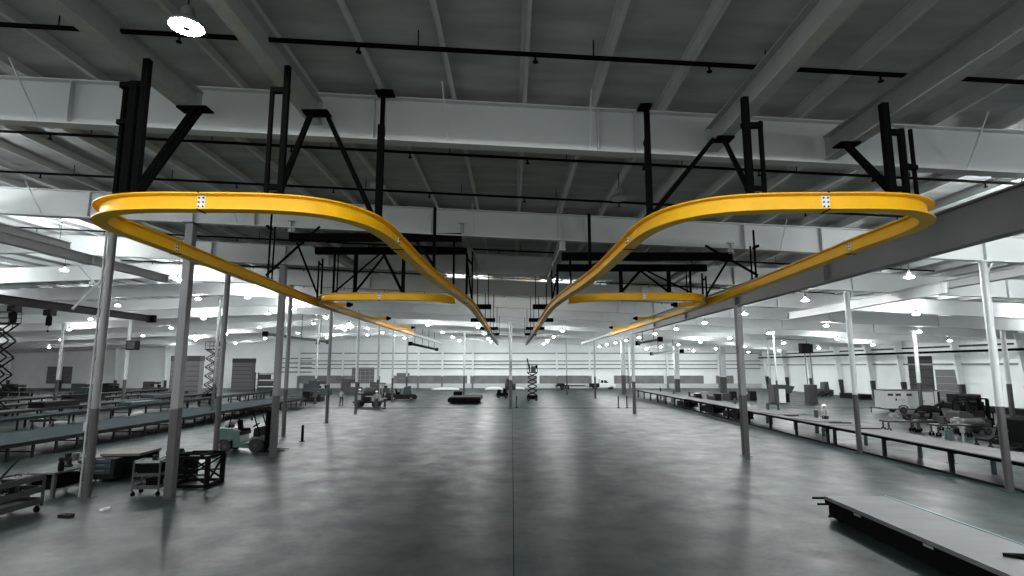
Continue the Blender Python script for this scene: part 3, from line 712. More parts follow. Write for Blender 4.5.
# ------------------------------------------------------------------ forklifts
def wheel(parent, x, y, r, w, m=None):
    o = MB().lathe([(r*.55, -w/2), (r*.9, -w/2), (r, -w*.35), (r, w*.35), (r*.9, w/2), (r*.55, w/2)], (x, y, r), 20, 'Y').build('wheel', M_tyre, parent, smooth=True)
    MB().lathe([(r*.2, -w*.52), (r*.54, -w*.45), (r*.54, w*.45), (r*.2, w*.52)], (x, y, r), 14, 'Y').build('rim', m or M_mid, o, smooth=True)
def forklift(label, loc, rz, body, tank=True):
    t = thing('forklift', label, 'forklift', loc, rz)
    for y in (-.52, .52): wheel(t, .72, y, .36, .26); wheel(t, -.85, y, .30, .22)
    MB().prism([(-1.28, .42), (-1.28, 1.12), (-1.1, 1.25), (-.5, 1.2), (-.42, .95), (-.42, .3), (-.5, .25), (-.5, .6), (-1.1, .62), (-1.18, .42)], -.56, .56).build('counterweight', body, t, bevel=.04)
    MB().prism([(-.5, .25), (-.5, 1.15), (-.2, 1.05), (-.1, .5), (.35, .45), (.42, .78), (.9, .78), (.98, .5), (.4, .45), (.3, .22)], -.54, .54).build('chassis', body, t, bevel=.03)
    MB().b2(-.45, -.5, .85, -.02, .5, 1.05).build('engine_cover', M_dark, t, bevel=.04)
    st = MB().b2(-.4, -.25, 1.05, .05, .25, 1.17).build('seat', M_black, t, bevel=.04)
    MB().prism([(-.42, 1.12), (-.3, 1.12), (-.38, 1.6), (-.5, 1.58)], -.22, .22).build('backrest', M_black, st, bevel=.04)
    MB().prism([(.5, .7), (.78, .7), (.72, 1.25), (.55, 1.2)], -.5, .5).build('dash', M_dark, t, bevel=.03)
    sw = MB().lathe([(.19, -.015), (.2, 0), (.19, .015), (.16, 0)], n=16).build('steering_wheel', M_black, t, loc=(.42, .05, 1.32)); sw.rotation_euler = (0, -.6, 0)
    MB().tube((.42, .05, 1.3), (.62, .05, 1.1), .03, 8).build('steering_column', M_black, t)
    m = MB()
    for y in (-.5, .5):
        m.pipe([(-.75, y, 1.2), (-.68, y, 1.75), (-.45, y, 2.12), (.42, y, 2.12), (.88, y, .85)], .035, 8)
    for k in range(7): m.tube((-.45+k*.14, -.5, 2.12), (-.45+k*.14, .5, 2.12), .02, 6)
    m.build('overhead_guard', M_black, t)
    m = MB()
    for y in (-.33, .33): m.b2(1.08, y-.06, .1, 1.24, y+.06, 2.1); m.b2(1.26, y-.05 if y > 0 else y, .15, 1.36, y+.05 if y > 0 else y+.1, 2.05)
    m.b2(1.08, -.35, 2.02, 1.24, .35, 2.12).b2(1.08, -.35, 1.1, 1.2, .35, 1.2).b2(1.08, -.35, .15, 1.2, .35, .27)
    m.build('mast', M_black, t)
    MB().tube((1.17, 0, .2), (1.17, 0, 1.85), .07, 10).build('lift_cylinder', M_dark, t, smooth=True)
    MB().b2(1.37, -.5, .25, 1.42, .5, .36).b2(1.37, -.5, .6, 1.42, .5, .7).b2(1.37, -.5, 1.1, 1.42, .5, 1.16).b2(1.37, -.5, .3, 1.41, -.44, 1.15).b2(1.37, .44, .3, 1.41, .5, 1.15).b2(1.37, -.03, .3, 1.41, .03, 1.15).build('carriage', M_black, t)
    for y in (-.27, .27): MB().b2(1.42, y-.06, .06, 1.47, y+.06, .75).prism([(1.42, .06), (2.1, .06), (2.1, .08), (1.47, .12), (1.42, .12)], y-.06, y+.06).build('fork', M_dark, t)
    if tank:
        tk = MB().lathe([(.05, -.34), (.15, -.3), (.15, .3), (.05, .34)], (-.95, 0, 1.42), 14, 'Y').build('gas_tank', M_light, t, smooth=True)
        for y in (-.17, .17): MB().b2(-1.12, y-.03, 1.22, -.8, y+.03, 1.3).build('tank_bracket', M_black, tk)
    MB().tube((.5, -.5, 1.6), (.5, -.62, 1.7), .012, 6).b2(.47, -.72, 1.62, .5, -.6, 1.8).build('mirror', M_black, t)
    return t
forklift('teal-green forklift parked at left, mast facing the aisle', (-13.9, 29.95, 0), 0.0, M_fork)
forklift('grey forklift with a tall black mast on the right behind the table line', (32.7, 40.6, 0), .08, M_mid, False)
t = thing('pallet_load', 'open slatted crate on a dark stand behind the mast of the right forklift', 'crate', (33.9, 42.4, 1.75))
for z in (0, .22, .45): MB().b2(-.9, -.5, z, .9, -.45, z+.1).b2(-.9, .45, z, .9, .5, z+.1).build('slat', M_mid, t)
for x in (-.85, 0, .85): MB().b2(x-.05, -.5, 0, x+.05, .5, .55).build('frame', M_dark, t)
MB().b2(-.6, -.45, -1.75, -.5, .45, -.02).b2(.5, -.45, -1.75, .6, .45, -.02).b2(-.9, -.5, -.06, .9, .5, 0).build('stand', M_dark, t)
# post at left beside the forklift
t = thing('bollard', 'short black post on the floor right of the parked forklift', 'post', (-12.35, 33.6, 0))
MB().lathe([(.08, 0), (.08, .9), (.05, .95)], n=10).build('tube', M_black, t, smooth=True); MB().lathe([(.16, 0), (.16, .03)], n=12).build('foot', M_black, t)

# ------------------------------------------------------------------ right-hand table line
def bench_line(y0, y1, x, label, h=1.05, w=1.95, step=4.2, tilt=0.0):
    t = thing('long_table', label, 'table', (x, y0, 0), tilt)
    L = y1-y0
    MB().b2(0, 0, h-.04, w, L, h).build('tabletop', M_board, t)
    MB().b2(.02, 0, h-.16, .1, L, h-.04).b2(w-.1, 0, h-.16, w-.02, L, h-.04).build('side_rail', M_black, t)
    n = max(1, round(L/step))
    for k in range(n+1):
        y = .25+(L-.5)*k/n
        for xx in (.14, w-.1): MB().b2(xx-.07, y-.06, 0, xx+.07, y+.06, h-.04).build('leg', M_dark if xx < 1 else M_teal, t)
        MB().b2(.1, y-.04, h-.24, w-.1, y+.04, h-.04).build('cross_beam', M_black, t)
    return t
for k, (a, b, l) in enumerate(((19.2, 32.2, 'long pale-topped table at the right edge, nearest of the right table line'), (32.4, 43.6, 'second pale-topped table of the right line, with loose sheets on it'),
                            (43.8, 58, 'third pale-topped table of the right line, past the square girder column'), (58.2, 80, 'farthest pale-topped table of the right line'))):
    bench_line(a, b, 17.95 if k < 3 else 17.7, l, step=4.2 if k < 2 else 3.4)
for k, (x, y) in enumerate(((19.97, 26.2), (20.05, 37.6), (20.0, 44.5), (20.0, 51), (20.0, 58), (20.0, 64), (19.95, 70), (19.9, 76))):
    t = thing('stop_post', '%s dark stop post sticking up behind the right table line' % ORD[k], 'post', (x+.1, y, 0))
    MB().b2(-.09, -.09, .02, .09, .09, 1.5).build('tube', M_teal if k < 3 else M_coldark, t); MB().b2(-.16, -.16, 0, .16, .16, .02).build('foot', M_coldark, t)
o = MB().b2(0, 0, 0, .06, 40, .09).b2(0, 0, 0, .3, 40, .02).build('shadow_rail', M_dark, loc=(17.9, 18.4, 0)); tag(o, 'dark low rail under the right table line, standing for its shadow and bottom rail', 'rail')  # dark strip stands for the table shadow together with its bottom rail
o['label'] = 'dark low rail under the right table line, standing for its shadow and bottom rail'
for k, (x, y, sx, sy, z, m, l) in enumerate(((18.9, 35.5, 1.6, 2.6, 1.05, M_board, 'pale sheet lying askew on the second right table'), (19.2, 40.2, 2.2, 2.2, 1.05, M_board, 'pale sheet overhanging the back of the second right table'),
        (18.8, 38.2, .8, .5, 1.09, M_dark, 'dark offcut on the second right table'), (19.4, 33.6, 1.2, .25, 1.05, M_dark, 'dark bar lying at the near end of the second right table'), (19.2, 30.6, 1.1, .2, 1.05, M_dark, 'dark bar lying at the far end of the nearest right table'))):
    o = MB().box(0, 0, .02, sx, sy, .035, rz=.25-.13*k).box(.03, .02, .045, sx*.9, sy*.85, .015, rz=.3-.13*k).build('loose_sheet', m, loc=(x, y, z)); tag(o, l, 'sheet')
for k, y in enumerate((47.5, 53.5, 61)):
    frame_stack(18.9, y, 1.3, 3.2, 0.12, .5, '%s dark panel stack stored under the right table line' % ORD[k], M_dark)

# ------------------------------------------------------------------ steel platform at lower right
t = thing('sheet_stack', 'low black skid topped with long grey steel sheets at lower right', 'platform', (10.1, 13.4, 0), -.012)
for k in range(3):
    MB().b2(-.92+.015*k, -5.2, .50+k*.03, .92-.01*k, 3.8-.03*k, .525+k*.03).build('top_sheet', M_sheet, t)
MB().b2(.88, -5.2, .49, .95, 3.8, .6).build('edge_strip', M_tealedge, t)
MB().b2(-.88, -5.2, .38, -.7, 3.75, .5).b2(.7, -5.2, .38, .88, 3.75, .5).build('side_beam', M_black, t)
MB().b2(-.86, -5.2, .06, -.6, 3.6, .38).b2(.6, -5.2, .06, .86, 3.6, .38).build('lower_beam', M_black, t)
for k in range(7): MB().b2(-.82, -5+k*1.38, .1, .82, -4.75+k*1.38, .38).build('cross_member', M_black, t)
for y in (-4.5, -1.5, 1.5, 3.2):
    for x in (-.7, .7): MB().b2(x-.1, y-.1, 0, x+.1, y+.1, .18).build('foot', M_black, t)
for y, z in ((3.72, .53), (3.45, .42), (2.9, .22)): MB().tube((-1.25, y, z), (-.8, y, z), .03, 8).build('projecting_pin', M_black, t)
MB().b2(-.89, 2.0, .42, -.88, 2.3, .47).b2(-.89, -.6, .42, -.88, -.3, .47).build('tag_plate', M_light, t)
o = MB().b2(0, 0, 0, .9, .06, .06).bar((.02, .03, .03), (.7, -.45, .03), .06).build('angle_bar', M_black, loc=(9.95, 11.85, .59), rz=-.15); tag(o, 'bent black bar lying on the grey sheets at the lower right edge', 'bar')

# ------------------------------------------------------------------ middle distance
t = thing('transport_dolly', 'flat black transport dolly standing in the far aisle left of the middle column', 'cart', (-5.6, 67.6, 0))
MB().prism([(-2.0, .42), (-1.75, .78), (1.85, .78), (1.9, .4), (1.6, .3), (-1.7, .3)], -1.4, 5.0).build('deck', M_dark, t, bevel=.03)
MB().b2(-1.9, -1.55, .2, 1.85, -1.4, .62).build('bumper', M_black, t)
for x in (-1.4, 1.4):
    for y in (-1.0, 1.6, 4.3): wheel(t, x, y, .26, .2)
MB().b2(-1.75, 3.2, .78, -.7, 4.4, 1.2).build('control_box', M_black, t, bevel=.04)
t = thing('battery_tugger', 'small black box-shaped tugger left of the middle column', 'cart', (-1.35, 78.5, 0))
MB().b2(-.8, -.6, .22, .8, .6, .7).b2(-.7, -.4, .7, -.2, .4, 1.15).b2(.1, -.4, .7, .6, .4, 1.3).build('body', M_black, t, bevel=.05)
for x in (-.5, .5): wheel(t, x, -.6, .22, .14); wheel(t, x, .6, .22, .14)

def scissor_lift(label, x, y, z1, levels, m, w=.8, L=1.9, rz=0, body=None, tilt=False):
    t = thing('scissor_lift', label, 'lift', (x, y, 0), rz)
    MB().b2(-L/2, -w/2, .18, L/2, w/2, .7).build('chassis', body or M_black, t, bevel=.05)
    for sx in (-1, 1):
        for sy in (-1, 1): wheel(t, sx*L*.36, sy*w*.5, .2, .14)
    dz = (z1-.7)/levels; a = L*.42
    for k in range(levels):
        z = .7+k*dz
        m_ = MB()
        for y_ in (-w*.4, w*.4): m_.bar((-a, y_, z+.04), (a, y_, z+dz-.04), .07, .12).bar((a, y_*.85, z+.04), (-a, y_*.85, z+dz-.04), .07, .12)
        for s in (-1, 1): m_.tube((s*a, -w*.45, z+dz-.02), (s*a, w*.45, z+dz-.02), .04, 6)
        m_.tube((0, -w*.45, z+dz/2), (0, w*.45, z+dz/2), .04, 6)
        m_.build('scissor_stage', m, t)
    MB().b2(-L/2, -w/2, z1, L/2, w/2, z1+.12).build('platform', m, t)
    r = MB()
    for z in (.55, 1.1):
        r.b2(-L/2, -w/2, z1+z-.025, L/2, -w/2+.04, z1+z+.025).b2(-L/2, w/2-.04, z1+z-.025, L/2, w/2, z1+z+.025).b2(-L/2, -w/2, z1+z-.025, -L/2+.04, w/2, z1+z+.025).b2(L/2-.04, -w/2, z1+z-.025, L/2, w/2, z1+z+.025)
    for sx in (-1, 0, 1):
        for sy in (-1, 1): r.b2(sx*(L/2-.02)-.02, sy*(w/2-.02)-.02, z1+.1, sx*(L/2-.02)+.02, sy*(w/2-.02)+.02, z1+1.1)
    r.build('guard_rail', m, t)
    MB().b2(L*.3, -w*.4, z1+.6, L*.45, -w*.1, z1+1.0).build('control_box', M_black, t)
    return t
scissor_lift('black scissor lift raised in the far aisle, right of the middle column', 2.6, 72.3, 3.5, 5, M_dark, .9, 1.35)
toolbox(2.75, 72.3, 3.62, .6, .5, .75, 'teal box standing on the raised black scissor lift', M_teal)
o = MB().bar((0, 0, .03), (-.35, 0, 1.75), .16).bar((0, -.1, .5), (.0, .2, .9), .1).build('pipe_bundle', M_black, loc=(2.3, 72.3, 3.62)); tag(o, 'black pipes leaning up from the raised scissor lift platform', 'pipe')
scissor_lift('tall grey scissor lift raised high above the worktable rows at left', -40.9, 77, 6.6, 5, M_dark, 1.2, 2.3)
scissor_lift('tall dark scissor lift at the far left edge under the monorail', -45.4, 49.5, 8.1, 5, M_dark, 1.0, 2.3)
for k, (x, y) in enumerate(((11.27, 59.9), (12.17, 59.9), (.48, 60.2))):
    t = thing('floor_post', ['left', 'right', 'thin dark'][k]+(' one of two dark stanchions on the floor left of the square column' if k < 2 else ' stanchion just right of the middle column'), 'post', (x, y, 0))
    MB().lathe([(.06, .02), (.06, 1.15), (.08, 1.18), (.03, 1.25)], n=10).build('tube', M_dark, t, smooth=True); MB().lathe([(.22, 0), (.22, .03), (.1, .06)], n=12).build('foot', M_black, t)

# pickup with flatbed trailer
t = thing('pickup_truck', 'white crew-cab pickup truck parked at the far end of the hall', 'truck', (14.7, 106.6, 0))
body = [(.1, .55), (.1, 1.12), (2.0, 1.15), (3.35, 1.12), (4.55, 1.05), (4.75, .9), (4.78, .5), (4.55, .42), (.3, .42)]
MB().prism([(.0, .6), (.0, 1.15), (1.7, 1.15), (1.72, .45), (.3, .45)], -.92, .92).build('bed', M_dark, t, bevel=.03)
MB().prism([(1.72, .42), (1.72, 1.2), (3.5, 1.18), (4.6, 1.08), (4.8, .9), (4.8, .5), (4.6, .42)], -.95, .95).build('body', M_truck, t, bevel=.06)
MB().prism([(1.75, 1.15), (1.85, 1.85), (2.1, 1.92), (3.0, 1.9), (3.65, 1.15)], -.86, .86).build('cab_roof', M_truck, t, bevel=.06)
MB().prism([(1.98, 1.24), (2.02, 1.76), (2.5, 1.78), (2.5, 1.24)], -.88, .88).build('rear_side_window', M_glass, t)
MB().prism([(2.6, 1.24), (2.6, 1.78), (2.98, 1.76), (3.42, 1.24)], -.88, .88).build('front_side_window', M_glass, t)
MB().prism([(3.02, 1.86), (3.06, 1.86), (3.7, 1.18), (3.62, 1.18)], -.75, .75).build('windscreen', M_glass, t)
for y in (-.82, .82): wheel(t, 1.0, y, .39, .26); wheel(t, 3.95, y, .39, .26)
MB().b2(4.76, -.9, .45, 4.9, .9, .68).build('bumper', M_light, t, bevel=.03)
for y in (-.7, .7): MB().b2(4.74, y-.15, .82, 4.82, y+.15, .98).build('headlight', M_light, t)
t = thing('flatbed_trailer', 'dark low flatbed trailer hitched behind the white pickup', 'trailer', (8.2, 106.6, 0))
MB().b2(0, -1.1, .62, 5.6, 1.1, .78).build('deck', M_dark, t); MB().prism([(5.6, .6), (6.4, .55), (6.4, .65), (5.6, .74)], -.15, .15).build('hitch', M_black, t)
for x in (1.3, 2.2):
    for y in (-1.0, 1.0): wheel(t, x, y, .36, .22)
MB().b2(.9, -1.15, .76, 2.6, -.9, .84).b2(.9, .9, .76, 2.6, 1.15, .84).build('fender', M_black, t)
toolbox(9.2, 106.6, .78, 1.4, 1.4, .35, 'dark box at the rear of the flatbed trailer', M_dark)
t = thing('panel_van_load', 'grey machine on wheels behind the raised black scissor lift', 'machine', (-.3, 104, 0))
MB().b2(-1, -.8, .4, 1, .8, 1.2).prism([(-.9, 1.2), (-.7, 2.1), (.2, 2.1), (.5, 1.2)], -.7, .7).build('body', M_mid, t, bevel=.08)
for x in (-.6, .6): wheel(t, x, -.8, .4, .25); wheel(t, x, .8, .4, .25)
t['label'] = 'grey wheeled machine parked behind the raised black scissor lift'; t.name = 'wheeled_machine'
for k, (x, y, sx, sy, h, l) in enumerate(((-12.5, 106, 5.2, 2.2, .38, 'long white wrapped pile on the floor before the striped wall, left of the dolly'), (-3.4, 106, 3.4, 2, .5, 'white wrapped pile on the floor before the striped wall, left of the middle column'), (.9, 108, 3.2, 2, .4, 'white wrapped pile on the floor right of the middle column'))):
    o = MB().prism([(-sx/2, 0), (-sx*.45, h*.55), (-sx*.2, h), (sx*.22, h*.95), (sx*.44, h*.6), (sx/2, 0)], -sy/2, sy/2).build('wrapped_pile', M_tarp, loc=(x, y, 0), bevel=.08); tag(o, l, 'pile')

# ------------------------------------------------------------------ people
def person(label, loc, rz, top, bottom, hat=None, arm=0.0, stride=.12):
    t = thing('person', label, 'person', loc, rz)
    # continuous skinned body; faces +Y... heights for a 1.75 m adult
    J = {'pel': (0,0,.95), 'waist': (0,0,1.1), 'chest': (0,.01,1.32), 'neck': (0,.01,1.48), 'head0': (0,.03,1.56), 'head1': (0,.03,1.66), 'head2': (0,.01,1.72)}
    R = {'pel': .14, 'waist': .125, 'chest': .15, 'neck': .055, 'head0': .075, 'head1': .098, 'head2': .07}
    E = [('pel','waist'), ('waist','chest'), ('chest','neck'), ('neck','head0'), ('head0','head1'), ('head1','head2')]
    for s, n in ((-1,'l'), (1,'r')):
        f = stride*s
        J.update({n+'hip': (s*.1,0,.9), n+'knee': (s*.11,f*.5+.02,.5), n+'ank': (s*.11,f,.09), n+'toe': (s*.12,f+.17,.04),
                  n+'sh': (s*.19,0,1.42), n+'el': (s*.25,-.02+arm*.1,1.14), n+'wr': (s*.22,.06+arm*.24,.90+arm*.18), n+'hand': (s*.215,.09+arm*.3,.82+arm*.2)})
        R.update({n+'hip': .1, n+'knee': .065, n+'ank': .045, n+'toe': .035, n+'sh': .062, n+'el': .045, n+'wr': .03, n+'hand': .034})
        E += [('pel',n+'hip'), (n+'hip',n+'knee'), (n+'knee',n+'ank'), (n+'ank',n+'toe'), ('chest',n+'sh'), (n+'sh',n+'el'), (n+'el',n+'wr'), (n+'wr',n+'hand')]
        h = V(J[n+'hand'])
        for q, (dx, dl) in enumerate(((-.022,.075), (-.008,.085), (.008,.08), (.021,.065))):
            k = n+'f%d' % q
            J[k+'a'] = tuple(h+V((0, dx, -.035))); J[k+'b'] = tuple(h+V((-s*.012, dx, -.035-dl)))
            R[k+'a'] = .009; R[k+'b'] = .007; E += [(n+'hand', k+'a'), (k+'a', k+'b')]
        J[n+'ta'] = tuple(h+V((0, .035, .0))); J[n+'tb'] = tuple(h+V((-s*.01, .055, -.045))); R[n+'ta'] = .011; R[n+'tb'] = .008
        E += [(n+'hand', n+'ta'), (n+'ta', n+'tb')]
    def skinned(name, keys, scale, m, parent):
        idx = {k: i for i, k in enumerate(keys)}
        me = bpy.data.meshes.new(name)
        me.from_pydata([J[k] for k in keys], [(idx[a], idx[b]) for a, b in E if a in idx and b in idx], [])
        o = bpy.data.objects.new(name, me); COL.objects.link(o); o.parent = parent
        sk = o.modifiers.new('skin', 'SKIN'); sk.use_smooth_shade = True
        for i, k in enumerate(keys):
            me.skin_vertices[0].data[i].radius = (R[k]*scale,)*2
        me.skin_vertices[0].data[0].use_root = True
        o.modifiers.new('sub', 'SUBSURF').levels = 1; o.modifiers['sub'].render_levels = 1
        me.materials.append(m)
        return o
    body = skinned('body', list(J), 1.0, M_skin, t)
    skinned('shirt', ['pel', 'waist', 'chest', 'lsh', 'rsh', 'lel', 'rel'], 1.14, top, t)
    skinned('trousers', ['pel', 'lhip', 'rhip', 'lknee', 'rknee', 'lank', 'rank'], 1.16, bottom, t)
    for s, n in ((-1,'l'), (1,'r')):
        a = V(J[n+'ank']); MB().box(a.x, a.y+.06, .05, .1, .28, .1).build('boot', M_black, t, bevel=.03)
    # face
    MB().lathe([(.012, 0), (.016, .02), (.006, .05)], (0, .125, 1.60), 8).build('nose', M_skin, body)
    for s in (-1, 1):
        MB().lathe([(.004, -.008), (.012, 0), (.004, .008)], (s*.034, .112, 1.655), 8, 'Y').build('eye', M_black, body)
        MB().lathe([(.008, -.012), (.03, 0), (.008, .012)], (s*.1, .02, 1.63), 8, 'X').build('ear', M_skin, body)
    MB().box(0, .112, 1.572, .045, .012, .01).build('mouth', M_clothd, body)
    if hat:
        MB().lathe([(.15, 1.68), (.135, 1.695), (.125, 1.73), (.09, 1.79), (.03, 1.815)], (0, .02, 0), 16).build('hard_hat', hat, t, smooth=True)
    MB().lathe([(.098, 1.64), (.108, 1.69), (.09, 1.74), (.03, 1.765)], (0, -.005, 0), 14).build('hair', M_hair, t, smooth=True)
    return t
person('person in a grey shirt and dark trousers walking alone on the floor at left', (-19.1, 63.3, 0), PI, M_cloth, M_clothd, None, .1, .2)
person('person in dark clothes standing at the right side of the crew machine', (-13.2, 58.8, 0), 1.9, M_clothd, M_clothd, None, .8, .06)
person('person in a grey shirt and white hard hat bending to the crew machine', (-14.3, 59.6, 0), .3, M_cloth, M_clothd, M_hat, .9, .05)
person('person in a pale shirt at the left end of the crew machine', (-17.4, 64.5, 0), -.8, M_light, M_clothd, M_hat, .7, .06)
person('worker in a white hard hat standing behind the second right table', (21.4, 38.8, 0), 1.4, M_cloth, M_clothd, M_hat, .9, .05)
t = thing('floor_stand', 'short pale stand on the floor behind the nearest right table, beside the teal stop post', 'stand', (25.7, 32.5, 0))
MB().lathe([(.16, 0), (.16, .04), (.07, .08), (.06, .6), (.12, .66), (.12, .92)], n=12).build('post', M_light, t, smooth=True); MB().box(0, 0, .94, .3, .22, .05).build('head_plate', M_light, t)

# crew machine and sweeper
t = thing('crew_machine', 'cluttered wheeled machine with crew around it, left of the far aisle', 'machine', (-15.6, 61.5, 0))
MB().b2(-1.5, -.8, .45, 1.4, .9, .62).build('chassis', M_dark, t)
MB().b2(-1.4, -.6, .62, -.5, .8, 1.5).build('engine_box', M_mid, t, bevel=.04); MB().b2(-1.2, -.62, .8, -.7, -.6, 1.3).build('grille', M_light, t)
MB().lathe([(.4, -.8), (.45, -.7), (.45, .7), (.4, .8)], (.35, .1, 1.65), 16, 'X').build('tank', M_mid, t, smooth=True)
MB().b2(.6, -.5, .62, 1.2, .5, 1.3).build('hopper', M_light, t, bevel=.05)
for x in (-1.0, .9):
    for y in (-.8, .9): wheel(t, x, y, .34, .24)
MB().pipe([(1.3, -.6, .62), (1.3, -.6, 2.4), (1.3, .6, 2.4), (1.3, .6, .62)], .05, 8).b2(.9, -.7, 2.4, 1.7, .7, 2.46).build('canopy', M_light, t)
MB().b2(-.4, -.55, .62, .2, .6, 1.1).build('pump', M_dark, t, bevel=.05)
t = thing('ride_on_sweeper', 'dark ride-on floor sweeper with a teal hopper near the left columns', 'sweeper', (-14.2, 73.5, 0), .1)
MB().prism([(-1.8, .15), (-1.9, .55), (-1.0, .75), (1.6, .75), (1.9, .4), (1.7, .12)], -.7, .7).build('body', M_dark, t, bevel=.06)
MB().prism([(.0, .75), (.15, 1.7), (1.0, 1.85), (1.2, .75)], -.55, .55).build('hopper', M_teal, t, bevel=.05)
MB().b2(-.9, -.3, .75, -.4, .3, 1.05).prism([(-.95, 1.0), (-.75, 1.0), (-.85, 1.5), (-1.0, 1.5)], -.3, .3).build('seat', M_black, t, bevel=.04)
MB().tube((-.2, 0, .75), (-.35, 0, 1.3), .04, 8).lathe([(.2, 1.3), (.22, 1.32), (.2, 1.34)], (-.35, 0, 0), 14).build('steering', M_black, t)
for x in (-1.1, 1.1): wheel(t, x, -.68, .26, .18, M_light); wheel(t, x, .68, .26, .18, M_light)
MB().lathe([(.5, .02), (.4, .2), (.1, .3)], (-1.7, -.5, 0), 16).build('side_brush', M_black, t)
o = MB().b2(0, 0, 0, 3.4, .9, .5).b2(.3, .1, .5, 2.8, .8, .62).build('steel_bundle', M_dark, loc=(-19.2, 76, 0)); o.location = (-18.6, 78.5, 0); tag(o, 'low dark steel bundle behind the sweeper', 'bundle')

# ------------------------------------------------------------------ right side equipment
t = thing('box_trailer', 'white enclosed box trailer standing on the right side of the hall', 'trailer', (37.25, 53.5, 0), -.12); t.scale = (.85, .85, .88)
LX, LY, ZB, ZTp = 2.7, 1.1, .5, 2.45
MB().b2(-LX, -LY, ZB, LX, LY, ZTp).build('body', M_trailer, t, bevel=.05)
MB().b2(-LX-.03, -LY-.03, ZTp-.06, LX+.03, LY+.03, ZTp+.03).build('roof_trim', M_mid, t)
MB().b2(-LX, -LY-.02, ZB-.08, LX, LY+.02, ZB+.05).build('skirt', M_mid, t)
for y in (-LY, LY):
    wheel(t, -.9, y, .36, .22, M_mid)
    MB().prism([(-1.4, .5), (-1.35, .75), (-1.1, .9), (-.7, .9), (-.45, .75), (-.4, .5), (-.5, .5), (-.55, .7), (-.75, .8), (-1.05, .8), (-1.25, .7), (-1.3, .5)], y-.08, y+.08).build('fender', M_mid, t)
dd = MB().b2(.95, -LY-.03, ZB+.05, 1.06, -LY, ZTp-.1).b2(2.3, -LY-.03, ZB+.05, 2.36, -LY, ZTp-.1).b2(.95, -LY-.03, ZTp-.16, 2.36, -LY, ZTp-.1).build('door_frame', M_mid, t)
MB().b2(1.2, -LY-.05, 1.3, 1.35, -LY-.02, 1.38).build('latch', M_black, dd)
for x in (-2.35, -1.55, -.45): MB().b2(x, -LY-.02, 1.85, x+.55, -LY, 2.1).build('window', M_mid, t)
MB().b2(-1.62, -LY-.012, 1.36, -1.45, -LY, 1.56).box(-1.535, -LY-.014, 1.62, .1, .02, .06).build('emblem', M_dark, t)
for k in range(7): MB().b2(-1.3+k*.1, -LY-.012, 1.4, -1.24+k*.1, -LY, 1.47).build('lettering', M_mid, t)
MB().prism([(-LX-1.1, .48), (-LX, .52), (-LX, .6), (-LX-1.1, .56)], -.06, .06).build('tongue', M_mid, t); MB().tube((-LX-.95, 0, .02), (-LX-.95, 0, .6), .05, 8).build('jack_stand', M_mid, t)
def roller_cart(label, x, y, rz, L=2.2, load=3):
    t = thing('roller_cart', label, 'cart', (x, y, 0), rz)
    MB().b2(-L/2, -.4, .66, L/2, -.32, .76).b2(-L/2, .32, .66, L/2, .4, .76).b2(-L/2, -.4, .66, -L/2+.08, .4, .76).b2(L/2-.08, -.4, .66, L/2, .4, .76).build('frame', M_mid, t)
    m = MB()
    for k in range(int(L/.2)): m.tube((-L/2+.14+k*.2, -.33, .72), (-L/2+.14+k*.2, .33, .72), .045, 8)
    m.build('rollers', M_light, t)
    for sx in (-1, 1):
        for sy in (-1, 1):
            MB().b2(sx*(L/2-.2)-.04, sy*.34-.04, .2, sx*(L/2-.2)+.04, sy*.34+.04, .66).build('leg', M_mid, t)
            m = MB(); caster(m, sx*(L/2-.2)-.1, sy*.34, .09); caster(m, sx*(L/2-.2)+.1, sy*.34, .09); m.b2(sx*(L/2-.2)-.14, sy*.34-.04, .2, sx*(L/2-.2)+.14, sy*.34+.04, .25); m.build('caster', M_black, t)
for k, (x, y, l) in enumerate(((26.2, 38.4, 'grey roller cart on twin casters, left of the parts heap at right'), (28.6, 38.9, 'grey roller cart carrying motors, in front of the box trailer'), (27.7, 36.0, 'grey roller cart nearest the right table line'))):
    roller_cart(l, x, y, -.1)
fitting(25.8, 38.4, .77, .5, 'pale drum-like part on the left roller cart', m=M_light)
fitting(26.8, 38.35, .77, .45, 'dark part at the right end of the left roller cart')
fitting(28.1, 38.9, .77, .6, 'large dark motor on the cart in front of the box trailer')
fitting(29.0, 38.8, .77, .5, 'grey motor on the cart in front of the box trailer', m=M_mid)
fitting(27.3, 36.0, .77, .5, 'grey part on the roller cart nearest the table line', m=M_mid)
fitting(28.2, 36.0, .77, .45, 'pale part on the roller cart nearest the table line', m=M_light)
t = thing('parts_heap', 'black round machine heap beside the slim column in front of the trailer', 'machine', (33.2, 45.2, 0))
MB().lathe([(.9, 0), (1.0, .3), (.9, .9), (.5, 1.25), (.2, 1.3)], n=14).build('drum', M_black, t, smooth=True); MB().b2(-1.5, -.5, 0, 1.4, .5, .35).build('base', M_dark, t); MB().tube((.4, 0, 1.1), (1.3, 0, 1.6), .12, 8).build('spout', M_dark, t)
t = thing('tow_tank', 'pale rounded tank on a low chassis left of the right forklift', 'machine', (29.9, 37.0, 0), .1)
MB().lathe([(.1, -.9), (.3, -.65), (.3, .65), (.1, .9)], (0, 0, .72), 16, 'X').build('tank', M_mid, t, smooth=True); MB().b2(-.9, -.4, .3, .9, .4, .42).build('chassis', M_dark, t)
for x in (-.7, .7): wheel(t, x, -.42, .24, .16); wheel(t, x, .42, .24, .16)
t = thing('hopper_machine', 'black slope-sided hopper machine cut off by the right edge', 'machine', (27.9, 30.6, 0))
MB().prism([(-1.3, .45), (-.95, 1.55), (1.6, 1.75), (1.6, .45)], -.9, .9).build('hopper', M_black, t, bevel=.03)
MB().b2(-1.4, -.95, .15, 1.6, .95, .4).build('base_frame', M_dark, t)
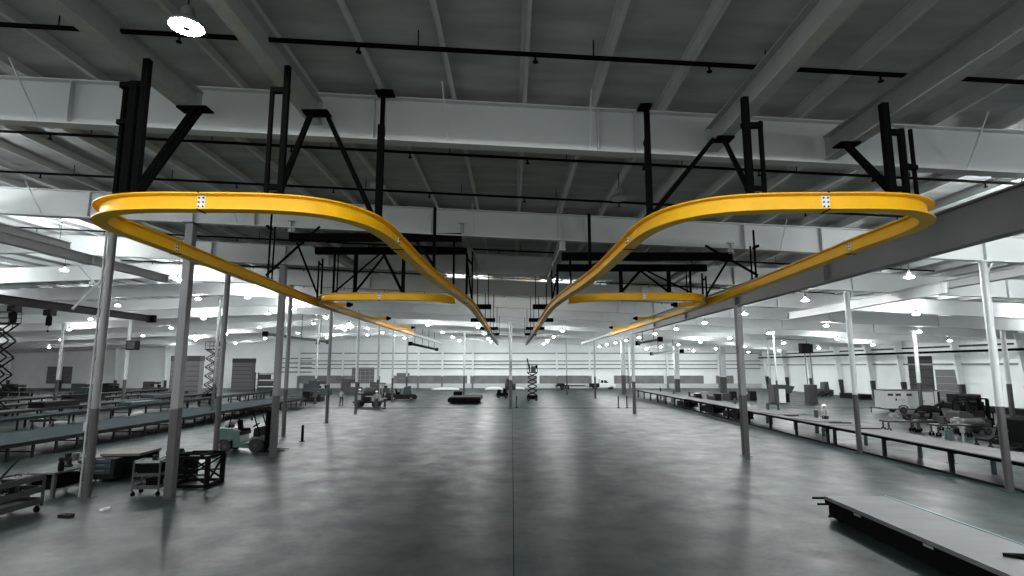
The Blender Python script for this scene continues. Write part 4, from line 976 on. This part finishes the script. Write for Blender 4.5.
MB().b2(-2.7, -.06, .42, -1.3, .06, .52).b2(-2.7, -.5, .42, -2.6, .5, .52).bar((-2.65, -.45, .15), (-2.65, -.45, .5), .07).bar((-2.65, .45, .15), (-2.65, .45, .5), .07).bar((-2.3, 0, .47), (-1.2, 0, .95), .08).build('tow_bar', M_dark, t)
for x in (-2.65,): 
    for y in (-.45, .45): wheel(t, x, y, .14, .1)
for y in (-.9, .9): wheel(t, .2, y, .3, .2)
t = thing('control_cabinet', 'black upright cabinet standing right of the box trailer', 'cabinet', (42.5, 57.2, 0))
MB().b2(-.55, -.4, 0, .55, .4, 1.8).build('body', M_black, t, bevel=.03); MB().b2(-.48, -.43, .1, -.02, -.4, 1.7).b2(.02, -.43, .1, .48, -.4, 1.7).build('door', M_dark, t)
t = thing('compressor_unit', 'teal boxed machine with a white front panel on the right far floor', 'machine', (32.6, 67.5, 0))
MB().b2(-1.6, -.8, .1, -.2, .8, 2.2).build('body', M_coldark, t, bevel=.04); MB().b2(-1.05, -.84, .1, -.3, -.8, 1.7).build('front_panel', M_white, t)
MB().prism([(-.2, 2.2), (1.0, 2.0), (.5, 1.2), (-.2, 1.2)], -.6, .6).build('hood', M_teal, t); MB().tube((.3, 0, .1), (.3, 0, 1.3), .25, 12).build('drum', M_dark, t, smooth=True)
t = thing('dust_collector', 'dark box held high on slim pipes with a dark cabinet at its foot', 'machine', (35.6, 67.2, 0))
MB().b2(-.55, -.5, 0, .55, .5, 2.2).build('foot_cabinet', M_coldark, t, bevel=.04)
for x in (-.3, .35): MB().tube((x, 0, 2.2), (x-.1, 0, 6.0), .07, 8).build('riser_pipe', M_light, t)
MB().b2(-.9, -.4, 5.9, .1, .4, 7.1).b2(.2, -.3, 5.95, .5, .3, 7.0).build('raised_box', M_dark, t, bevel=.03)
MB().pipe([(-.1, 0, 7.1), (-.1, 0, 7.5), (-4.8, 0, 7.75)], .06, 8).build('duct', M_light, t)
t = thing('raised_box_stand', 'dark control box fixed high on the pale column at left', 'box', (-41.0, 59.7, 6.1))
MB().b2(-.1, -.35, 0, .95, .35, 1.0).build('body', M_dark, t, bevel=.03); MB().b2(.05, -.38, .1, .85, -.35, .9).build('door', M_mid, t); MB().b2(-.35, -.05, .4, -.1, .05, .6).build('bracket', M_mid, t)
t.name = 'control_box'
for k, (x, y, l) in enumerate(((24.8, 73, 'low dark pile of crates on the right far floor, left of the teal machine'), (29.5, 73.4, 'second low pile of crates on the right far floor'))):
    t = thing('crate_pile', l, 'crates', (x, y, 0))
    for q in range(5): MB().b2(-2+q*.85, -.5, 0, -1.3+q*.85, .5, .55+.3*((q*7+k) % 3)).build('crate', [M_mid, M_dark, M_light][q % 3], t, bevel=.03)
frame_stack(46.2, 55, 1.3, 16, 0, .55, 'long low stack of dark pipes along the right wall', M_dark)
t = thing('small_tractor', 'small dark machine parked by the right wall at the far end', 'machine', (46.4, 84, 0))
MB().prism([(-1, .4), (-1, 1.0), (-.2, 1.1), (-.1, 2.0), (.5, 2.1), (.6, 1.0), (1.2, .9), (1.2, .4)], -.6, .6).build('body', M_coldark, t, bevel=.05)
for x in (-.6, .7): wheel(t, x, -.65, .38, .25); wheel(t, x, .65, .38, .25)
frame_stack(46.8, 77, 1.5, 5, 0, .7, 'low dark stack by the right wall left of the box trailer', M_dark)
o = MB().tube((0, 0, 0), (0, 78, 0), .13, 10).build('wall_pipe', M_black, loc=(47.6, 30, 5.95), smooth=True); tag(o, 'long black pipe running along the right wall below the eave', 'pipe')
for y in range(4, 78, 8): MB().b2(.0, y-.03, -.03, 2.3, y+.03, .03).build('wall_bracket', M_black, o)

# ------------------------------------------------------------------ hanging monorails and hoists
def monorail(label, x, y0, y1, z, h=.42, hoists=(), m=None, drop=None):
    t = thing('monorail_beam', label, 'rail', (x, y0, z))
    MB().ibeam([(0, 0, 0), (0, y1-y0, 0)], .24, h, .03, .03).build('beam', m or M_black, t)
    MB().box(0, 0, h/2, .5, .3, .5).box(0, y1-y0, h/2, .5, .3, .5).build('end_stop', M_black, t)
    n = max(2, int((y1-y0)/6))
    for k in range(n):
        y = (y1-y0)*(k+.5)/n
        MB().tube((0, y, h), (0, y, roof(x)+.2-z), .035, 6).build('hanger_rod', M_dark, t)
    return t
def hoist(label, x, y, z):
    t = thing('chain_hoist', label, 'hoist', (x, y, z))
    MB().b2(-.2, -.2, -.02, .2, .2, .28).lathe([(.09, -.26), (.09, .26)], (0, 0, .1), 10, 'Y').build('trolley', M_dark, t)
    MB().lathe([(.1, -.55), (.14, -.52), (.14, -.15), (.1, -.02)], n=14).build('motor', M_black, t, smooth=True)
    MB().tube((0, 0, -.8), (0, 0, -.55), .015, 6).lathe([(.03, -.9), (.05, -.85), (.03, -.8)], n=8).build('hook_block', M_black, t)
monorail('dark hanging monorail beam with two hoists at the left edge', -24.4, 21, 37.5, 7.35, m=M_dark)
hoist('black chain hoist under the left edge monorail, nearer the edge', -24.4, 27.1, 7.05); hoist('black chain hoist under the left edge monorail, second from the edge', -24.4, 29.2, 7.05)
monorail('dark hanging monorail beam in the distance between the left columns', -24.4, 55, 74, 7.4, .28, m=M_mid)
hoist('dark chain hoist under the distant left monorail', -24.4, 70, 7.1)
monorail('far dark monorail beam left of the striped wall middle', -12.4, 68, 92, 6.95, .3)
monorail('short dark monorail beam far away on the right', 14.9, 56, 66, 6.95, .22, m=M_mid)
monorail('grey crane beam hung across the right distance', 22.5, 74, 90, 6.2, .3, m=M_light)

# tall grey booths at left
def booth(label, x, y, w, d, h):
    t = thing('panel_booth', label, 'booth', (x, y, 0))
    MB().b2(-w/2, -d/2, 0, w/2, d/2, h-.8).build('body', M_booth, t)
    for k in range(1, 7): MB().b2(-w/2, -d/2-.03, (h-.8)*k/7-.03, w/2, -d/2, (h-.8)*k/7+.03).build('panel_joint', M_dark, t)
    MB().b2(-w/2-.04, -d/2-.04, h-.8, w/2+.04, d/2+.04, h).build('vent_band', M_coldark, t)
    for k in range(1, 8): MB().b2(-w/2+w*k/8-.04, -d/2-.08, h-.7, -w/2+w*k/8+.04, -d/2-.04, h-.1).build('vent_slat', M_mid, t)
booth('tall grey panelled booth with a dark vented top behind the worktables at left', -48.4, 83.6, 4.3, 1.2, 5.9)
booth('grey panelled booth left of the white lit wall, behind the scissor lift', -50.2, 105, 3.6, 1.6, 5.8)
t = thing('storage_rack', 'dark shelving rack behind the table rows right of the scissor lift', 'rack', (-39.2, 90, 0))
for z in (.3, 1.3, 2.3, 3.2): MB().b2(-1.7, -.6, z-.06, 1.7, .6, z).build('shelf', M_dark, t)
for x in (-1.65, 1.65):
    for y in (-.55, .55): MB().b2(x-.06, y-.06, 0, x+.06, y+.06, 3.4).build('upright', M_dark, t)
for k, z in enumerate((.3, 1.3, 2.3)): MB().b2(-1.3, -.5, z, 1.2-.4*k, .5, z+.75).build('stored_box', [M_teal, M_coldark, M_mid][k], t)
# machines along the far left and behind the crew
def shop_machine(label, x, y, w, h, m, rz=0):
    h *= .75
    t = thing('shop_machine', label, 'machine', (x, y, 0), rz)
    MB().b2(-w/2, -.8, 0, w/2, .8, h*.45).build('bed', m, t, bevel=.05); MB().b2(-w/2, -.6, h*.45, -w*.1, .6, h).build('head', m, t, bevel=.08)
    MB().b2(-w*.1, -.3, h*.75, w*.3, .3, h*.95).build('arm', M_mid, t, bevel=.04); MB().tube((w*.22, 0, h*.5), (w*.22, 0, h*.75), .12, 10).build('spindle', M_light, t)
    MB().b2(w*.3, -.7, h*.45, w*.45, -.4, h*.7).build('control_panel', M_dark, t)
for a in (('dark machine at the far left edge beyond the table rows', -72, 82, 3.6, 2.4, M_dark), ('grey machine with a tall head at far left beyond the table rows', -60.5, 80, 3.4, 2.6, M_coldark), ('teal machine behind the table rows below the far dark door', -56.9, 76.5, 3.4, 2.1, M_teal),
          ('dark machine behind the table rows right of the nearest left column', -68, 96, 3.0, 2.0, M_dark), ('grey machine far behind the tables, left of the tall booth', -61, 96, 3.2, 2.4, M_mid),
          ('teal machine behind the lone walking person', -29.3, 86, 3.2, 3.0, M_teal), ('dark machine right of the teal one, behind the lone walking person', -25.6, 90, 3.0, 3.2, M_coldark),
          ('low dark machine at the left of the lone walking person', -25.0, 71, 2.4, 1.7, M_dark), ('grey machine behind the crew near the dark overhead door', -21.6, 92, 3, 2.4, M_mid), ('dark low machine right of the booth at far left', -33.8, 96, 3.2, 2.0, M_coldark)):
    shop_machine(*a)
t = thing('wire_cage', 'grey wire-sided bin on the floor right of the worktable rows', 'bin', (-22.3, 58.5, 0))
for z in (.1, .5, .9, 1.25): MB().b2(-.6, -.5, z-.02, .6, -.46, z+.02).b2(-.6, .46, z-.02, .6, .5, z+.02).b2(-.6, -.5, z-.02, -.56, .5, z+.02).b2(.56, -.5, z-.02, .6, .5, z+.02).build('hoop', M_mid, t)
m = MB()
for k in range(9):
    x = -.58+k*.145
    m.b2(x-.012, -.5, 0, x+.012, -.47, 1.25).b2(x-.012, .47, 0, x+.012, .5, 1.25)
m.b2(-.6, -.5, .05, .6, .5, .1); m.build('mesh_sides', M_mid, t)
t = thing('railing', 'pale handrail fence behind the table rows at left', 'railing', (-62, 72, 0))
for z in (.55, 1.1): MB().tube((-5, 0, z), (6, 0, z), .03, 6).build('rail', M_light, t)
for k in range(9): MB().tube((-5+k*1.375, 0, 0), (-5+k*1.375, 0, 1.1), .03, 6).build('baluster', M_light, t)
t = thing('roof_brace', 'white crossed steel brace under the roof left of the nearest column', 'brace', (-23.3, 30.3, 8.4))
MB().bar((-.75, 0, 1.55), (.95, .1, -.2), .09).build('rod', M_col, t); MB().bar((1.0, .15, 1.3), (-.85, .05, -.9), .09).build('rod', M_col, t); MB().box(0, .06, .55, .2, .04, .2).build('gusset', M_col, t)

# ------------------------------------------------------------------ even fill light added through the open ends, camera
w = bpy.data.worlds.new('hall_fill'); S.world = w; w.use_nodes = True
w.node_tree.nodes['Background'].inputs['Color'].default_value = (0.95, 1.0, 1.0, 1)
w.node_tree.nodes['Background'].inputs['Strength'].default_value = WORLD
cam = bpy.data.cameras.new('camera'); co = bpy.data.objects.new('camera', cam); COL.objects.link(co)
co.location = (0, 0, 4.4); co.rotation_euler = (PI/2+math.atan(78/555), 0, 0)
cam.sensor_width = 36; cam.lens = 36*555/1024; cam.clip_end = 500
S.camera = co
S.view_settings.view_transform = 'Standard'; S.view_settings.look = 'None'; S.view_settings.gamma = 1
S.view_settings.use_curve_mapping = False; S.view_settings.exposure = EXPO
